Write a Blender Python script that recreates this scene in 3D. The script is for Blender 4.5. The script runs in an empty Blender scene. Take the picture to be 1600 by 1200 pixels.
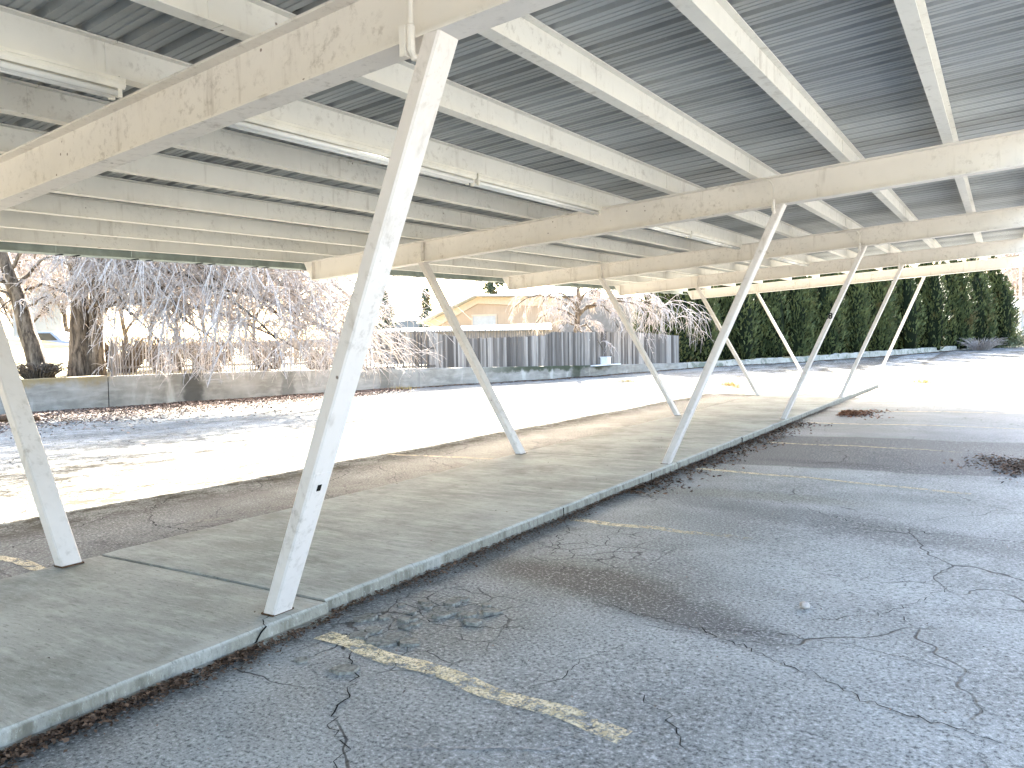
import bpy, math, random
import numpy as np
from mathutils import Vector, Matrix

S = bpy.context.scene
COL = S.collection

# ------------------------------------------------------------------ camera
FOCAL_PX = 1258.986
CAM = np.array([3.4385, 0.0, 1.6])
YAW, PITCH, ROLL = -0.5450, -0.0494, -0.0160
cf = np.array([math.sin(YAW)*math.cos(PITCH), math.cos(YAW)*math.cos(PITCH), math.sin(PITCH)])
r0 = np.array([math.cos(YAW), -math.sin(YAW), 0.0]); u0 = np.cross(r0, cf)
cr = r0*math.cos(ROLL)+u0*math.sin(ROLL); cu = -r0*math.sin(ROLL)+u0*math.cos(ROLL)
cam_d = bpy.data.cameras.new('camera'); cam = bpy.data.objects.new('camera', cam_d); COL.objects.link(cam)
M = Matrix.Identity(4)
for i in range(3):
    M[i][0] = cr[i]; M[i][1] = cu[i]; M[i][2] = -cf[i]; M[i][3] = CAM[i]
cam.matrix_world = M
cam_d.sensor_fit = 'HORIZONTAL'; cam_d.sensor_width = 36.0; cam_d.lens = FOCAL_PX/1600*36.0
cam_d.clip_start = 0.05; cam_d.clip_end = 6000
S.camera = cam

# ------------------------------------------------------------------ light
SUN_TO = Vector((-0.82, 1.64, 1.0)).normalized()
elev = math.asin(SUN_TO.z); azim = math.atan2(SUN_TO.x, SUN_TO.y)
W = bpy.data.worlds.new('World'); S.world = W; W.use_nodes = True
nt = W.node_tree; bg = nt.nodes['Background']
sky = nt.nodes.new('ShaderNodeTexSky'); sky.sky_type = 'NISHITA'; sky.sun_disc = False
sky.sun_elevation = elev; sky.sun_rotation = azim
sky.air_density = 1.0; sky.dust_density = 4.0; sky.ozone_density = 0.7
nt.links.new(sky.outputs[0], bg.inputs[0]); bg.inputs[1].default_value = 0.075
sd = bpy.data.lights.new('sun', 'SUN'); sd.energy = 4.2; sd.angle = math.radians(0.53); sd.color = (1.0, 0.945, 0.86)
so = bpy.data.objects.new('sun', sd); COL.objects.link(so)
so.rotation_euler = SUN_TO.to_track_quat('Z', 'Y').to_euler()
S.view_settings.view_transform = 'Standard'; S.view_settings.look = 'None'
S.view_settings.exposure = 4.62; S.view_settings.gamma = 1.0
S.render.engine = 'CYCLES'
S.cycles.max_bounces = 8; S.cycles.diffuse_bounces = 6; S.cycles.use_denoising = True

# ------------------------------------------------------------------ fitted layout (metres)
XR, ZR, XL, ZL = 1.3647, 2.9231, -3.9396, 2.6758      # beam undersides over the two post heads
DYR, DYL = -0.3064, 0.1850
KZ, KZ2 = 0.024555, -5.219e-05
BD, PD = 0.322, 0.200                                 # beam and purlin depth
POST_XR, POST_XL = -0.089, -2.184
WALK_W, WALK_H = 2.268, 0.094
FY = [3.1854, 9.4868, 15.7878, 22.2098, 28.8217]
PX = [3.93, 2.986, 2.045, 1.091, 0.119, -0.87, -1.845, -2.787, -3.808, -4.795, -5.727, -6.646]
SKEW = (DYR-DYL)/(XR-XL)
SLX = (ZR-ZL)/(XR-XL)
X_EAVE, X_RIGHT = -6.45, 4.02
Y_ROOF0, Y_ROOF1 = -15.9, 29.22                       # at beam datum XR; unseen rear bays added to cut sky from behind
def frame_y(i): return FY[i] if i >= 0 else FY[0]+6.3*i
def beam_y(i, X): return frame_y(i) + DYR + SKEW*(X-XR)
def roofz(X, Y):
    dy = Y-(FY[0]+DYR+SKEW*(X-XR))
    return ZR+SLX*(X-XR)+KZ*dy+KZ2*dy*dy
def gz(Y):
    t = np.maximum(0, np.asarray(Y, float)-30)
    return .016*t*t/(t+6)
rng = np.random.default_rng(7)

# ------------------------------------------------------------------ helpers
def tag(o, label=None, cat=None, group=None, kind=None):
    if label: o['label'] = label
    if cat: o['category'] = cat
    if group: o['group'] = group
    if kind: o['kind'] = kind
    return o
def empty(name, loc, label, cat, group=None):
    o = bpy.data.objects.new(name, None); COL.objects.link(o); o.location = loc
    return tag(o, label, cat, group)
class MB:
    """collects vertices and faces in world space, linked as one mesh object"""
    def __init__(s): s.v = []; s.f = []; s.m = []; s.n = 0
    def add(s, V, F, mi=0):
        V = np.asarray(V, float); s.v.append(V)
        for fc in F: s.f.append(tuple(int(i)+s.n for i in fc)); s.m.append(mi)
        s.n += len(V)
    def hexa(s, P, mi=0):      # 8 corners: bottom ring then top ring
        s.add(P, [(3,2,1,0),(4,5,6,7),(0,1,5,4),(1,2,6,5),(2,3,7,6),(3,0,4,7)], mi)
    def box(s, a, b, mi=0):
        x0,y0,z0 = a; x1,y1,z1 = b
        s.hexa([(x0,y0,z0),(x1,y0,z0),(x1,y1,z0),(x0,y1,z0),(x0,y0,z1),(x1,y0,z1),(x1,y1,z1),(x0,y1,z1)], mi)
    def prism(s, A, B, sec, side, up, mi=0, closed=True):
        """section (list of (side, up) offsets) swept from A to B"""
        A, B, side, up = (np.asarray(q, float) for q in (A, B, side, up))
        n = len(sec); V = [A+side*a+up*b for a, b in sec]+[B+side*a+up*b for a, b in sec]
        F = [(i, (i+1) % n, n+(i+1) % n, n+i) for i in range(n)]+[tuple(range(n-1, -1, -1)), tuple(range(n, 2*n))]
        s.add(V, F, mi)
    def tube(s, pts, rad, sides=8, mi=0, cap=True):
        pts = np.asarray(pts, float); n = len(pts); rad = np.broadcast_to(np.asarray(rad, float), (n,))
        t = np.gradient(pts, axis=0); t /= np.linalg.norm(t, axis=1)[:, None]+1e-12
        mt = t.mean(0); ref = np.array([0, 0, 1.]) if abs(mt[2]) < .8*np.linalg.norm(mt)+1e-9 else np.array([1., 0, 0])
        a = np.cross(t, ref); a /= np.linalg.norm(a, axis=1)[:, None]+1e-12; b = np.cross(t, a)
        th = np.arange(sides)*2*math.pi/sides
        V = pts[:, None]+rad[:, None, None]*(np.cos(th)[None, :, None]*a[:, None]+np.sin(th)[None, :, None]*b[:, None])
        F = []
        for i in range(n-1):
            for k in range(sides):
                k2 = (k+1) % sides; F.append((i*sides+k, i*sides+k2, (i+1)*sides+k2, (i+1)*sides+k))
        if cap: F += [tuple(range(sides-1, -1, -1)), tuple((n-1)*sides+k for k in range(sides))]
        s.add(V.reshape(-1, 3), F, mi)
    def build(s, name, mats, parent=None, smooth=False, bevel=0, origin=None):
        me = bpy.data.meshes.new(name)
        V = np.concatenate(s.v) if s.v else np.zeros((0, 3))
        o = bpy.data.objects.new(name, me); COL.objects.link(o)
        org = np.zeros(3)
        if parent is not None:
            org = np.array(parent['_org']); o.parent = parent
        elif origin is not None:
            org = np.asarray(origin, float); o.location = org
        me.from_pydata((V-org).tolist(), [], s.f)
        o['_org'] = org.tolist()
        for m in (mats if isinstance(mats, (list, tuple)) else [mats]): me.materials.append(m)
        if any(s.m): me.polygons.foreach_set('material_index', s.m)
        if smooth: me.polygons.foreach_set('use_smooth', [True]*len(me.polygons))
        if bevel:
            b = o.modifiers.new('edge', 'BEVEL'); b.width = bevel; b.segments = 2; b.limit_method = 'ANGLE'
        me.validate(); me.update(); return o
def root(name, loc, label, cat, group=None):
    o = empty(name, loc, label, cat, group); o['_org'] = [float(q) for q in loc]; return o
def quads_obj(name, V, mat, parent=None, origin=None, mi=None, mats=None):
    """V: (n,4,3) quads -> one mesh quickly"""
    V = np.asarray(V, np.float64); n = len(V)
    me = bpy.data.meshes.new(name); o = bpy.data.objects.new(name, me); COL.objects.link(o)
    org = np.zeros(3)
    if parent is not None: org = np.array(parent['_org']); o.parent = parent
    elif origin is not None: org = np.asarray(origin, float); o.location = org
    o['_org'] = org.tolist()
    me.vertices.add(4*n); me.vertices.foreach_set('co', (V.reshape(-1, 3)-org).ravel())
    me.loops.add(4*n); me.loops.foreach_set('vertex_index', np.arange(4*n))
    me.polygons.add(n); me.polygons.foreach_set('loop_start', np.arange(0, 4*n, 4))
    try: me.polygons.foreach_set('loop_total', np.full(n, 4))
    except Exception: pass
    for m in (mats or [mat]): me.materials.append(m)
    if mi is not None: me.polygons.foreach_set('material_index', mi)
    me.update(calc_edges=True); me.validate(); return o

# ------------------------------------------------------------------ materials
class NT:
    def __init__(s, name, rough=.8, spec=.3, metal=0):
        s.m = bpy.data.materials.new(name); s.m.use_nodes = True; s.t = s.m.node_tree
        s.b = s.t.nodes['Principled BSDF']; s.b.inputs['Roughness'].default_value = rough
        s.b.inputs['Specular IOR Level'].default_value = spec; s.b.inputs['Metallic'].default_value = metal
        s.co = s.t.nodes.new('ShaderNodeTexCoord'); s.geo = s.t.nodes.new('ShaderNodeNewGeometry')
        s.pos = s.geo.outputs['Position']; s.obj = s.co.outputs['Object']
    def _in(s, sock, v):
        if isinstance(v, bpy.types.NodeSocket): s.t.links.new(v, sock)
        elif isinstance(v, (tuple, list)) and sock.type == 'RGBA' and len(v) == 3: sock.default_value = (*v, 1)
        else: sock.default_value = v
    def math(s, op, a, b=0.0, clamp=False):
        n = s.t.nodes.new('ShaderNodeMath'); n.operation = op; n.use_clamp = clamp
        s._in(n.inputs[0], a); s._in(n.inputs[1], b); return n.outputs[0]
    def vmul(s, v, k, add=(0, 0, 0)):
        n = s.t.nodes.new('ShaderNodeMapping'); s._in(n.inputs['Vector'], v)
        n.inputs['Scale'].default_value = k; n.inputs['Location'].default_value = add; return n.outputs[0]
    def noise(s, scale, detail=4, rough=.55, vec=None, dist=0.0, color=False):
        n = s.t.nodes.new('ShaderNodeTexNoise'); n.inputs['Scale'].default_value = scale; n.inputs['Detail'].default_value = detail
        n.inputs['Roughness'].default_value = rough; n.inputs['Distortion'].default_value = dist
        s._in(n.inputs['Vector'], vec if vec is not None else s.pos); return n.outputs['Color' if color else 'Fac']
    def voro(s, scale, feat='F1', vec=None, rand=1.0):
        n = s.t.nodes.new('ShaderNodeTexVoronoi'); n.feature = feat; n.inputs['Scale'].default_value = scale
        n.inputs['Randomness'].default_value = rand
        s._in(n.inputs['Vector'], vec if vec is not None else s.pos); return n
    def ramp(s, f, lo, hi, a=0.0, b=1.0):
        n = s.t.nodes.new('ShaderNodeMapRange'); n.interpolation_type = 'SMOOTHSTEP'
        s._in(n.inputs[0], f); s._in(n.inputs[1], lo); s._in(n.inputs[2], hi); s._in(n.inputs[3], a); s._in(n.inputs[4], b)
        return n.outputs[0]
    def mix(s, f, a, b, mode='MIX'):
        n = s.t.nodes.new('ShaderNodeMix'); n.data_type = 'RGBA'; n.blend_type = mode
        s._in(n.inputs[0], f); s._in(n.inputs[6], a); s._in(n.inputs[7], b); return n.outputs[2]
    def xyz(s, v=None):
        n = s.t.nodes.new('ShaderNodeSeparateXYZ'); s._in(n.inputs[0], v if v is not None else s.pos); return n.outputs
    def warp(s, amt, scale, vec=None):
        n = s.t.nodes.new('ShaderNodeVectorMath'); n.operation = 'MULTIPLY_ADD'
        c = s.noise(scale, 3, .5, vec, color=True)
        s._in(n.inputs[0], c); n.inputs[1].default_value = (amt,)*3; s._in(n.inputs[2], vec if vec is not None else s.pos)
        return n.outputs[0]
    def ellipse(s, cx, cy, rx, ry, rot=0.0, soft=.6, wob=.5, wscale=2.5):
        """1 inside an irregular patch on the ground, 0 outside"""
        n = s.t.nodes.new('ShaderNodeMapping'); n.vector_type = 'TEXTURE'
        s._in(n.inputs['Vector'], s.pos); n.inputs['Location'].default_value = (cx, cy, 0); n.inputs['Rotation'].default_value = (0, 0, rot)
        n.inputs['Scale'].default_value = (rx, ry, 1e6)
        l = s.t.nodes.new('ShaderNodeVectorMath'); l.operation = 'LENGTH'; s._in(l.inputs[0], n.outputs[0])
        if not hasattr(s, 'cache'): s.cache = {}
        if wscale not in s.cache: s.cache[wscale] = s.math('SUBTRACT', s.noise(wscale, 5, .65), .5)
        d = s.math('ADD', l.outputs['Value'], s.math('MULTIPLY', s.cache[wscale], wob*2))
        return s.ramp(d, 1.0+soft*.5, 1.0-soft*.5)
    def bump(s, h, strength=.3, dist=.01):
        n = s.t.nodes.new('ShaderNodeBump'); n.inputs['Strength'].default_value = strength; n.inputs['Distance'].default_value = dist
        s._in(n.inputs['Height'], h); s.t.links.new(n.outputs[0], s.b.inputs['Normal'])
    def out(s, col, rough=None):
        s._in(s.b.inputs['Base Color'], col)
        if rough is not None: s._in(s.b.inputs['Roughness'], rough)
        return s.m
def plain(name, col, rough=.7, spec=.3, metal=0, var=.15, scale=8):
    n = NT(name, rough, spec, metal)
    dark = tuple(c*(1-var*2) for c in col); lite = tuple(min(1, c*(1+var)) for c in col)
    return n.out(n.mix(n.ramp(n.noise(scale, 5, .6), .3, .7), dark, lite))

def mat_paint(name, col, dirt=(.26, .2, .14), amount=.5, streak=True, scale=1.0):
    """old cream paint: faint blotches, grime, specks and rust dots"""
    n = NT(name, .62, .3)
    big = n.ramp(n.noise(1.7*scale, 6, .62), .42, .72)
    c = n.mix(n.math('MULTIPLY', big, .34*amount), col, tuple(q*.72 for q in col))
    run = n.noise(5, 5, .6, n.vmul(n.pos, (1.6, 1.6, .22)))
    c = n.mix(n.math('MULTIPLY', n.ramp(run, .56, .78), .5*amount), c, dirt)
    blot = n.math('MULTIPLY', n.ramp(n.noise(7*scale, 6, .7), .6, .72), n.ramp(n.noise(.9, 2, .5), .45, .6))
    c = n.mix(n.math('MULTIPLY', blot, .55*amount), c, dirt)
    mott = n.ramp(n.noise(16, 6, .72, n.warp(.1, 4)), .5, .7); c = n.mix(n.math('MULTIPLY', n.math('MULTIPLY', mott, n.ramp(n.noise(1.3, 4, .6, n.vmul(n.pos, (1, 1, 1), (3, 1, 7))), .4, .62)), .45*amount), c, tuple(q*.8 for q in dirt))
    v = n.voro(9); sp = n.math('MULTIPLY', n.ramp(v.outputs['Distance'], .11, .05), n.math('GREATER_THAN', n.noise(2.3, 3, .6), .6))
    c = n.mix(n.math('MULTIPLY', sp, min(1, .9*amount)), c, (.10, .05, .025))
    n.bump(n.noise(38, 5, .6), .12, .004)
    return n.out(c)
M_BEAM = mat_paint('cream_paint', (.735, .685, .625), amount=.9)
M_PURLIN = mat_paint('cream_purlin_paint', (.72, .69, .625), amount=.85)
M_POST = mat_paint('white_post_paint', (.66, .605, .565), amount=.9)
M_LAMP = plain('lamp_housing_enamel', (.76, .72, .63), .45, .4, var=.05, scale=5)
M_TUBE = plain('lamp_tube_glass', (.85, .84, .80), .2, .5, var=.02)
M_DARK = plain('dark_opening', (.012, .011, .010), .9, .1)
M_RUST = plain('rusty_steel', (.10, .055, .03), .85, .2, var=.3, scale=40)
M_STENCIL = plain('black_stencil_paint', (.02, .02, .02), .7)

def mat_deck():
    n = NT('galvanised_deck', .62, .5, .0)
    o = n.xyz()
    pan = n.noise(1.0, 0, .5, n.vmul(n.pos, (.02, 1.1, .01)))
    c = n.mix(n.ramp(pan, .35, .65), (.30, .307, .30), (.42, .43, .425))
    c = n.mix(n.math('MULTIPLY', n.ramp(n.noise(2.2, 5, .65, n.vmul(n.pos, (.5, 1.4, 1))), .5, .75), .5), c, (.25, .255, .24))
    c = n.mix(n.math('MULTIPLY', n.ramp(n.noise(45, 3, .6), .55, .8), .25), c, (.55, .55, .54))
    c = n.mix(n.math('MULTIPLY', n.ellipse(2.7, 6.3, .9, 1.1, 0, 1.0, .6, 1.5), .5), c, (.20, .225, .26))
    return n.out(c)
M_DECK = mat_deck()
def mat_eave():
    n = NT('green_eave_sheet', .45, .5)
    return n.out(n.mix(n.ramp(n.noise(3, 4, .6), .35, .7), (.26, .30, .26), (.40, .45, .40)))
M_EAVE = mat_eave()

def mat_concrete(name, lite, dark, streak=(1, 1, 1)):
    n = NT(name, .85, .25)
    a = n.noise(1.1, 6, .62); c = n.mix(n.ramp(a, .32, .7), dark, lite)
    st = n.noise(3.2, 6, .62, n.vmul(n.warp(.12, 1.5), streak))
    c = n.mix(n.math('MULTIPLY', n.ramp(st, .44, .72), .6), c, tuple(q*1.28 for q in lite))
    c = n.mix(n.math('MULTIPLY', n.ramp(n.noise(2.1, 6, .6, n.vmul(n.warp(.2, 1.1), streak, (7, 3, 0))), .56, .76), .62), c, tuple(q*.62 for q in dark))
    c = n.mix(n.math('MULTIPLY', n.ramp(n.noise(160, 2, .6), .5, .8), .35), c, tuple(q*1.5 for q in lite))
    c = n.mix(n.math('MULTIPLY', n.ramp(n.noise(90, 3, .7), .58, .74), .3), c, tuple(q*.45 for q in dark))
    return n, c
def mat_walk():
    n, c = mat_concrete('walkway_concrete', (.35, .352, .315), (.215, .218, .19), (.7, 3.6, 1))
    x = n.xyz()
    left = n.math('MULTIPLY', n.ramp(n.math('ADD', x[0], n.math('MULTIPLY', n.noise(.9, 4, .6), 1.4)), -1.1, -1.6), n.ramp(n.noise(1.6, 4, .6), .4, .6))
    c = n.mix(n.math('MULTIPLY', left, .35), c, (.12, .11, .075))
    # pale worn arris along both edges, stained face below darkened to offset skylight
    edge = n.math('MAXIMUM', n.ramp(x[0], -.055, -.02), n.ramp(x[0], -WALK_W+.05, -WALK_W+.02))
    c = n.mix(n.math('MULTIPLY', edge, n.ramp(n.noise(4, 5, .7), .3, .62, .05, .45)), c, (.38, .37, .33))
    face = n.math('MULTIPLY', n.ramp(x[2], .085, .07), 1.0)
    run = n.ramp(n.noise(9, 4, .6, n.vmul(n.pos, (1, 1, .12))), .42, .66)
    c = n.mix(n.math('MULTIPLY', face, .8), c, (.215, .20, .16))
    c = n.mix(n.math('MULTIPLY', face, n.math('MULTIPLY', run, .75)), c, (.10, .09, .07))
    wht = n.math('MULTIPLY', face, n.ramp(n.noise(3.1, 3, .6, n.vmul(n.pos, (1, 1, .15))), .62, .68))
    c = n.mix(n.math('MULTIPLY', wht, .45), c, (.46, .45, .41))
    for cx, cy, rr in ((.0, 4.55, .10), (0.0, 2.55, .22), (0., 1.62, .05), (0., 1.78, .04)):
        c = n.mix(n.math('MULTIPLY', n.ellipse(cx, cy, .07, rr, 0, .6, .6, 14), .35), c, (.42, .42, .39))
    fine = n.noise(26, 6, .78, n.vmul(n.warp(.05, 3), (.45, 2.2, 1)))
    c = n.mix(n.math('MULTIPLY', n.ramp(fine, .54, .66), .5), c, (.47, .47, .425))
    c = n.mix(n.math('MULTIPLY', n.ramp(fine, .46, .36), .55), c, (.10, .10, .08))
    dark = n.math('MULTIPLY', n.ramp(n.noise(.8, 5, .7, n.vmul(n.pos, (1, 1, 1), (2, 9, 0))), .52, .68), n.ramp(n.noise(7, 5, .7), .35, .6))
    c = n.mix(n.math('MULTIPLY', dark, .5), c, (.095, .092, .07))
    n.bump(n.noise(70, 4, .7), .45, .005)
    return n.out(c)
M_WALK = mat_walk()

def mat_asphalt():
    n = NT('weathered_asphalt', .8, .3); p = n.xyz()
    # broad mottling, then aggregate grain at two sizes
    c = n.mix(n.ramp(n.noise(.55, 6, .65), .35, .68), (.176, .185, .178), (.312, .325, .313))
    c = n.mix(n.math('MULTIPLY', n.ramp(n.noise(2.4, 6, .7), .52, .72), .4), c, (.155, .155, .152))
    # sunlit lot on the fence side, colour toned down against overbright sun
    sun_tone = n.math('MULTIPLY', n.ramp(p[0], -3.0, -4.8), n.ramp(n.noise(.35, 5, .6), .2, .6, .65, 1))
    c = n.mix(n.math('MULTIPLY', sun_tone, .5), c, (.19, .175, .14))
    # roof shade painted into a band left of the walkway; gutter dirt and moss
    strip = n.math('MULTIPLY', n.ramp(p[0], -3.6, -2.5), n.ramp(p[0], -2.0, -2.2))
    shade_band = n.math('MULTIPLY', n.ramp(p[0], -4.6, -3.9), n.ramp(p[0], -2.0, -2.2))
    c = n.mix(n.math('MULTIPLY', shade_band, n.ramp(n.noise(.9, 5, .65), .3, .6, .45, .9)), c, (.105, .10, .086))
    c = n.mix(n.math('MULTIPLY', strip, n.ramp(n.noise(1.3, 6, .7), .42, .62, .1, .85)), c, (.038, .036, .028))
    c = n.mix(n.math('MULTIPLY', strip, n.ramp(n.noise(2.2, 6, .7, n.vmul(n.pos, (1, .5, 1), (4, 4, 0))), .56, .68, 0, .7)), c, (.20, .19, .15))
    # dirt by the right kerb
    rk = n.math('MULTIPLY', n.ramp(n.math('ADD', p[0], n.math('MULTIPLY', n.noise(2.0, 5, .7), .9)), .85, .42), n.ramp(p[0], -.3, -.05))
    c = n.mix(n.math('MULTIPLY', rk, n.ramp(n.noise(7, 6, .75), .3, .55, .45, .95)), c, (.042, .036, .027))
    # oil and damp stains
    for cx, cy, rx, ry, rt, k, col in ((1.05, 4.85, .75, .28, -.12, .97, (.022, .020, .014)), (1.75, 4.55, .85, .24, -.35, .75, (.035, .035, .035)),
                                       (.95, 4.95, 1.1, .5, -.1, .5, (.10, .095, .078)), (1.2, 1.55, .7, .22, .5, .8, (.05, .044, .03)),
                                       (1.0, 8.3, 1.3, .22, .05, .6, (.15, .15, .12)), (2.3, 7.4, 1.7, .35, -.3, .55, (.06, .06, .062)),
                                       (1.55, 10.95, .9, .16, 0, .8, (.035, .034, .032)), (1.1, 15.2, 1.3, .5, .1, .5, (.20, .20, .175)),
                                       (.75, 3.75, .42, .5, .2, .6, (.14, .145, .125)), (3.5, 12.3, 1.0, 1.1, 0, .7, (.34, .33, .30)), (1.0, 13.0, .8, .25, .1, .5, (.22, .22, .19))):
        c = n.mix(n.math('MULTIPLY', n.ellipse(cx, cy, rx, ry, rt, .9, .5, 3.0), k), c, col)
    # newer dark patch of asphalt across the lane, bounded by a seam
    wob = n.math('MULTIPLY', n.math('SUBTRACT', n.noise(1.2, 4, .6), .5), .35)
    yy = n.math('ADD', n.math('SUBTRACT', p[1], n.math('MULTIPLY', p[0], .14)), wob)
    band = n.math('MULTIPLY', n.math('MULTIPLY', n.ramp(yy, 10.2, 10.32), n.ramp(yy, 13.9, 13.7)), n.ramp(p[0], .15, .3))
    c = n.mix(n.math('MULTIPLY', band, .82), c, (.060, .061, .064))
    b2 = n.math('MULTIPLY', n.ramp(yy, 13.9, 13.7, 1, 0), n.ramp(p[0], .1, .3))
    c = n.mix(n.math('MULTIPLY', b2, .35), c, (.15, .155, .165))
    g1 = n.noise(48, 4, .8); g2 = n.voro(95).outputs['Distance']
    c = n.mix(n.math('MULTIPLY', n.ramp(g1, .53, .64), .62), c, (.50, .50, .50))
    c = n.mix(n.math('MULTIPLY', n.ramp(g1, .48, .38), .85), c, (.04, .041, .043))
    c = n.mix(n.math('MULTIPLY', n.ramp(g2, .22, .05), .35), c, (.54, .54, .53))
    # sunlit lot: colour darkened in patches of several sizes so full sun keeps texture
    sunny = n.ramp(p[0], -3.2, -4.2)
    far_ = n.ramp(p[1], 22.5, 24.0); opn = n.math('MAXIMUM', sunny, far_)
    t1 = n.ramp(n.noise(3.0, 6, .82, n.vmul(n.pos, (1, .7, 1))), .47, .57)
    t2 = n.ramp(n.noise(.7, 7, .8, n.vmul(n.pos, (1.5, .5, 1), (5, 2, 0))), .46, .58)
    t3 = n.ramp(n.noise(14, 4, .8), .50, .60)
    tt = n.math('ADD', n.math('MULTIPLY', t1, .6), n.math('ADD', n.math('MULTIPLY', t2, .5), n.math('MULTIPLY', t3, .5)), True)
    c = n.mix(n.math('MULTIPLY', n.math('MULTIPLY', opn, n.ramp(p[0], -10.5, -7.0, .5, 1.0)), tt), c, (.050, .045, .034))  # eased off where tree shadows already darken the lot
    n._in(n.b.inputs['Specular IOR Level'], n.math('SUBTRACT', .28, n.math('MULTIPLY', opn, .26))); n._in(n.b.inputs['Roughness'], n.math('ADD', .8, n.math('MULTIPLY', opn, .2)))
    # cracking: coarse network plus alligator patches
    wv = n.warp(.45, 1.6)
    d1 = n.voro(.62, 'DISTANCE_TO_EDGE', wv).outputs['Distance']
    k1 = n.math('MULTIPLY', n.ramp(d1, .0055, .0015), n.ramp(n.noise(.5, 3, .6), .50, .58))
    wv2 = n.warp(.16, 4)
    d2 = n.voro(3.6, 'DISTANCE_TO_EDGE', wv2).outputs['Distance']
    al = n.math('MAXIMUM', n.ellipse(.62, 3.6, .5, .75, .1, .5, .4), n.math('MAXIMUM', strip, n.ellipse(.8, 5.6, .5, .7, .2, .6, .5)))
    al = n.math('MAXIMUM', al, n.math('MULTIPLY', n.ramp(p[0], -3, -4), n.ramp(n.noise(.4, 4, .6), .45, .6)))
    k2 = n.math('MULTIPLY', n.ramp(d2, .026, .008), al)
    k2 = n.math('MULTIPLY', k2, n.ramp(n.noise(2.1, 3, .6), .36, .5))
    c = n.mix(n.math('MULTIPLY', n.math('MAXIMUM', k1, k2), .88), c, (.016, .016, .015))
    hgt = n.math('SUBTRACT', g1, n.math('MULTIPLY', n.math('MAXIMUM', k1, k2), 1.0))
    n.bump(hgt, .7, .008)
    return n.out(c)
M_ASPH = mat_asphalt()
def mat_line():
    n = NT('worn_yellow_paint', .7, .3)
    c = n.mix(n.ramp(n.noise(22, 5, .7), .35, .65), (.54, .44, .26), (.76, .66, .46))
    wear = n.ramp(n.noise(9, 6, .8), .49, .60); fine = n.ramp(n.noise(70, 4, .75), .48, .62)
    wear = n.math('MAXIMUM', wear, n.math('MULTIPLY', fine, .8))
    n.bump(n.noise(85, 3, .75), .6, .006)
    # worn-through paint is open: the asphalt underneath shows
    tr = n.t.nodes.new('ShaderNodeBsdfTransparent'); mx = n.t.nodes.new('ShaderNodeMixShader')
    at = n.t.nodes.new('ShaderNodeAttribute'); at.attribute_name = 'fade'
    w2 = n.math('ADD', wear, n.math('MULTIPLY', at.outputs['Fac'], n.ramp(n.noise(6, 5, .7), .2, .7, .5, 1.5)), True)
    n.t.links.new(w2, mx.inputs[0]); n.t.links.new(n.b.outputs[0], mx.inputs[1]); n.t.links.new(tr.outputs[0], mx.inputs[2])
    o = [q for q in n.t.nodes if q.type == 'OUTPUT_MATERIAL'][0]; n.t.links.new(mx.outputs[0], o.inputs[0])
    return n.out(c)
M_LINE = mat_line()
M_CRACK = plain('crack_void', (.012, .012, .011), .95, .05)
M_SEAL = plain('crack_filler', (.30, .29, .27), .9, .1, var=.2, scale=60)
def mat_wall():
    n, c = mat_concrete('old_wall_concrete', (.30, .287, .255), (.185, .175, .15), (1, .45, 2.2)); p = n.xyz()
    run = n.ramp(n.noise(1.7, 4, .6, n.vmul(n.pos, (1, 1, .1))), .6, .75)
    c = n.mix(n.math('MULTIPLY', run, .7), c, (.08, .08, .07))
    wht = n.ramp(n.noise(1.1, 4, .6, n.vmul(n.pos, (1, 1, .35), (3, 8, 1))), .58, .7)
    c = n.mix(n.math('MULTIPLY', wht, .6), c, (.50, .48, .43))
    for y0, w, k, col in ((15.85, .42, .85, (.055, .053, .046)), (33.3, .45, .8, (.035, .04, .022)), (22.9, .3, .6, (.10, .09, .07)), (19.0, .3, .6, (.08, .08, .07))):
        dd = n.math('ABSOLUTE', n.math('SUBTRACT', n.math('ADD', p[1], n.math('MULTIPLY', n.math('SUBTRACT', n.noise(3, 4, .6), .5), .5)), y0))
        c = n.mix(n.math('MULTIPLY', n.ramp(dd, w, w*.4), k), c, col)
    moss = n.math('MULTIPLY', n.math('MULTIPLY', n.ramp(p[1], 26, 30), n.ramp(p[1], 37, 34.5)), n.ramp(n.math('ADD', p[2], n.math('MULTIPLY', n.noise(2.2, 4, .6), .7)), .68, .86))
    c = n.mix(n.math('MULTIPLY', moss, .9), c, (.03, .04, .018))
    lich = n.math('MULTIPLY', n.ramp(p[1], 14, 13), n.ramp(n.math('ADD', p[2], n.math('MULTIPLY', n.noise(1.6, 4, .6), .8)), 1.0, 1.25))
    c = n.mix(n.math('MULTIPLY', lich, .7), c, (.23, .16, .05))
    n.bump(n.noise(30, 5, .65), .4, .01)
    return n.out(c)
M_WALL = mat_wall()
def mat_kerbwall():
    n, c = mat_concrete('whitewashed_kerb', (.40, .375, .32), (.25, .235, .20), (1, 1, 1))
    c = n.mix(n.ramp(n.noise(1.5, 5, .7), .5, .62), c, (.16, .17, .13)); return n.out(c)
M_KERBWALL = mat_kerbwall()
def mat_wood(name, lite, dark, along=(1, 1, .06)):
    n = NT(name, .85, .2)
    at = n.t.nodes.new('ShaderNodeAttribute'); at.attribute_name = 'tone'
    c = n.mix(at.outputs['Fac'], dark, lite)
    c = n.mix(n.math('MULTIPLY', n.ramp(n.noise(14, 4, .6, n.vmul(n.pos, along)), .45, .75), .6), c, tuple(q*.45 for q in dark))
    return n.out(c)
M_FENCE = mat_wood('weathered_fence_wood', (.31, .285, .255), (.072, .064, .057))
M_PICKET = mat_wood('pale_picket_wood', (.44, .39, .34), (.15, .13, .115))
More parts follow.
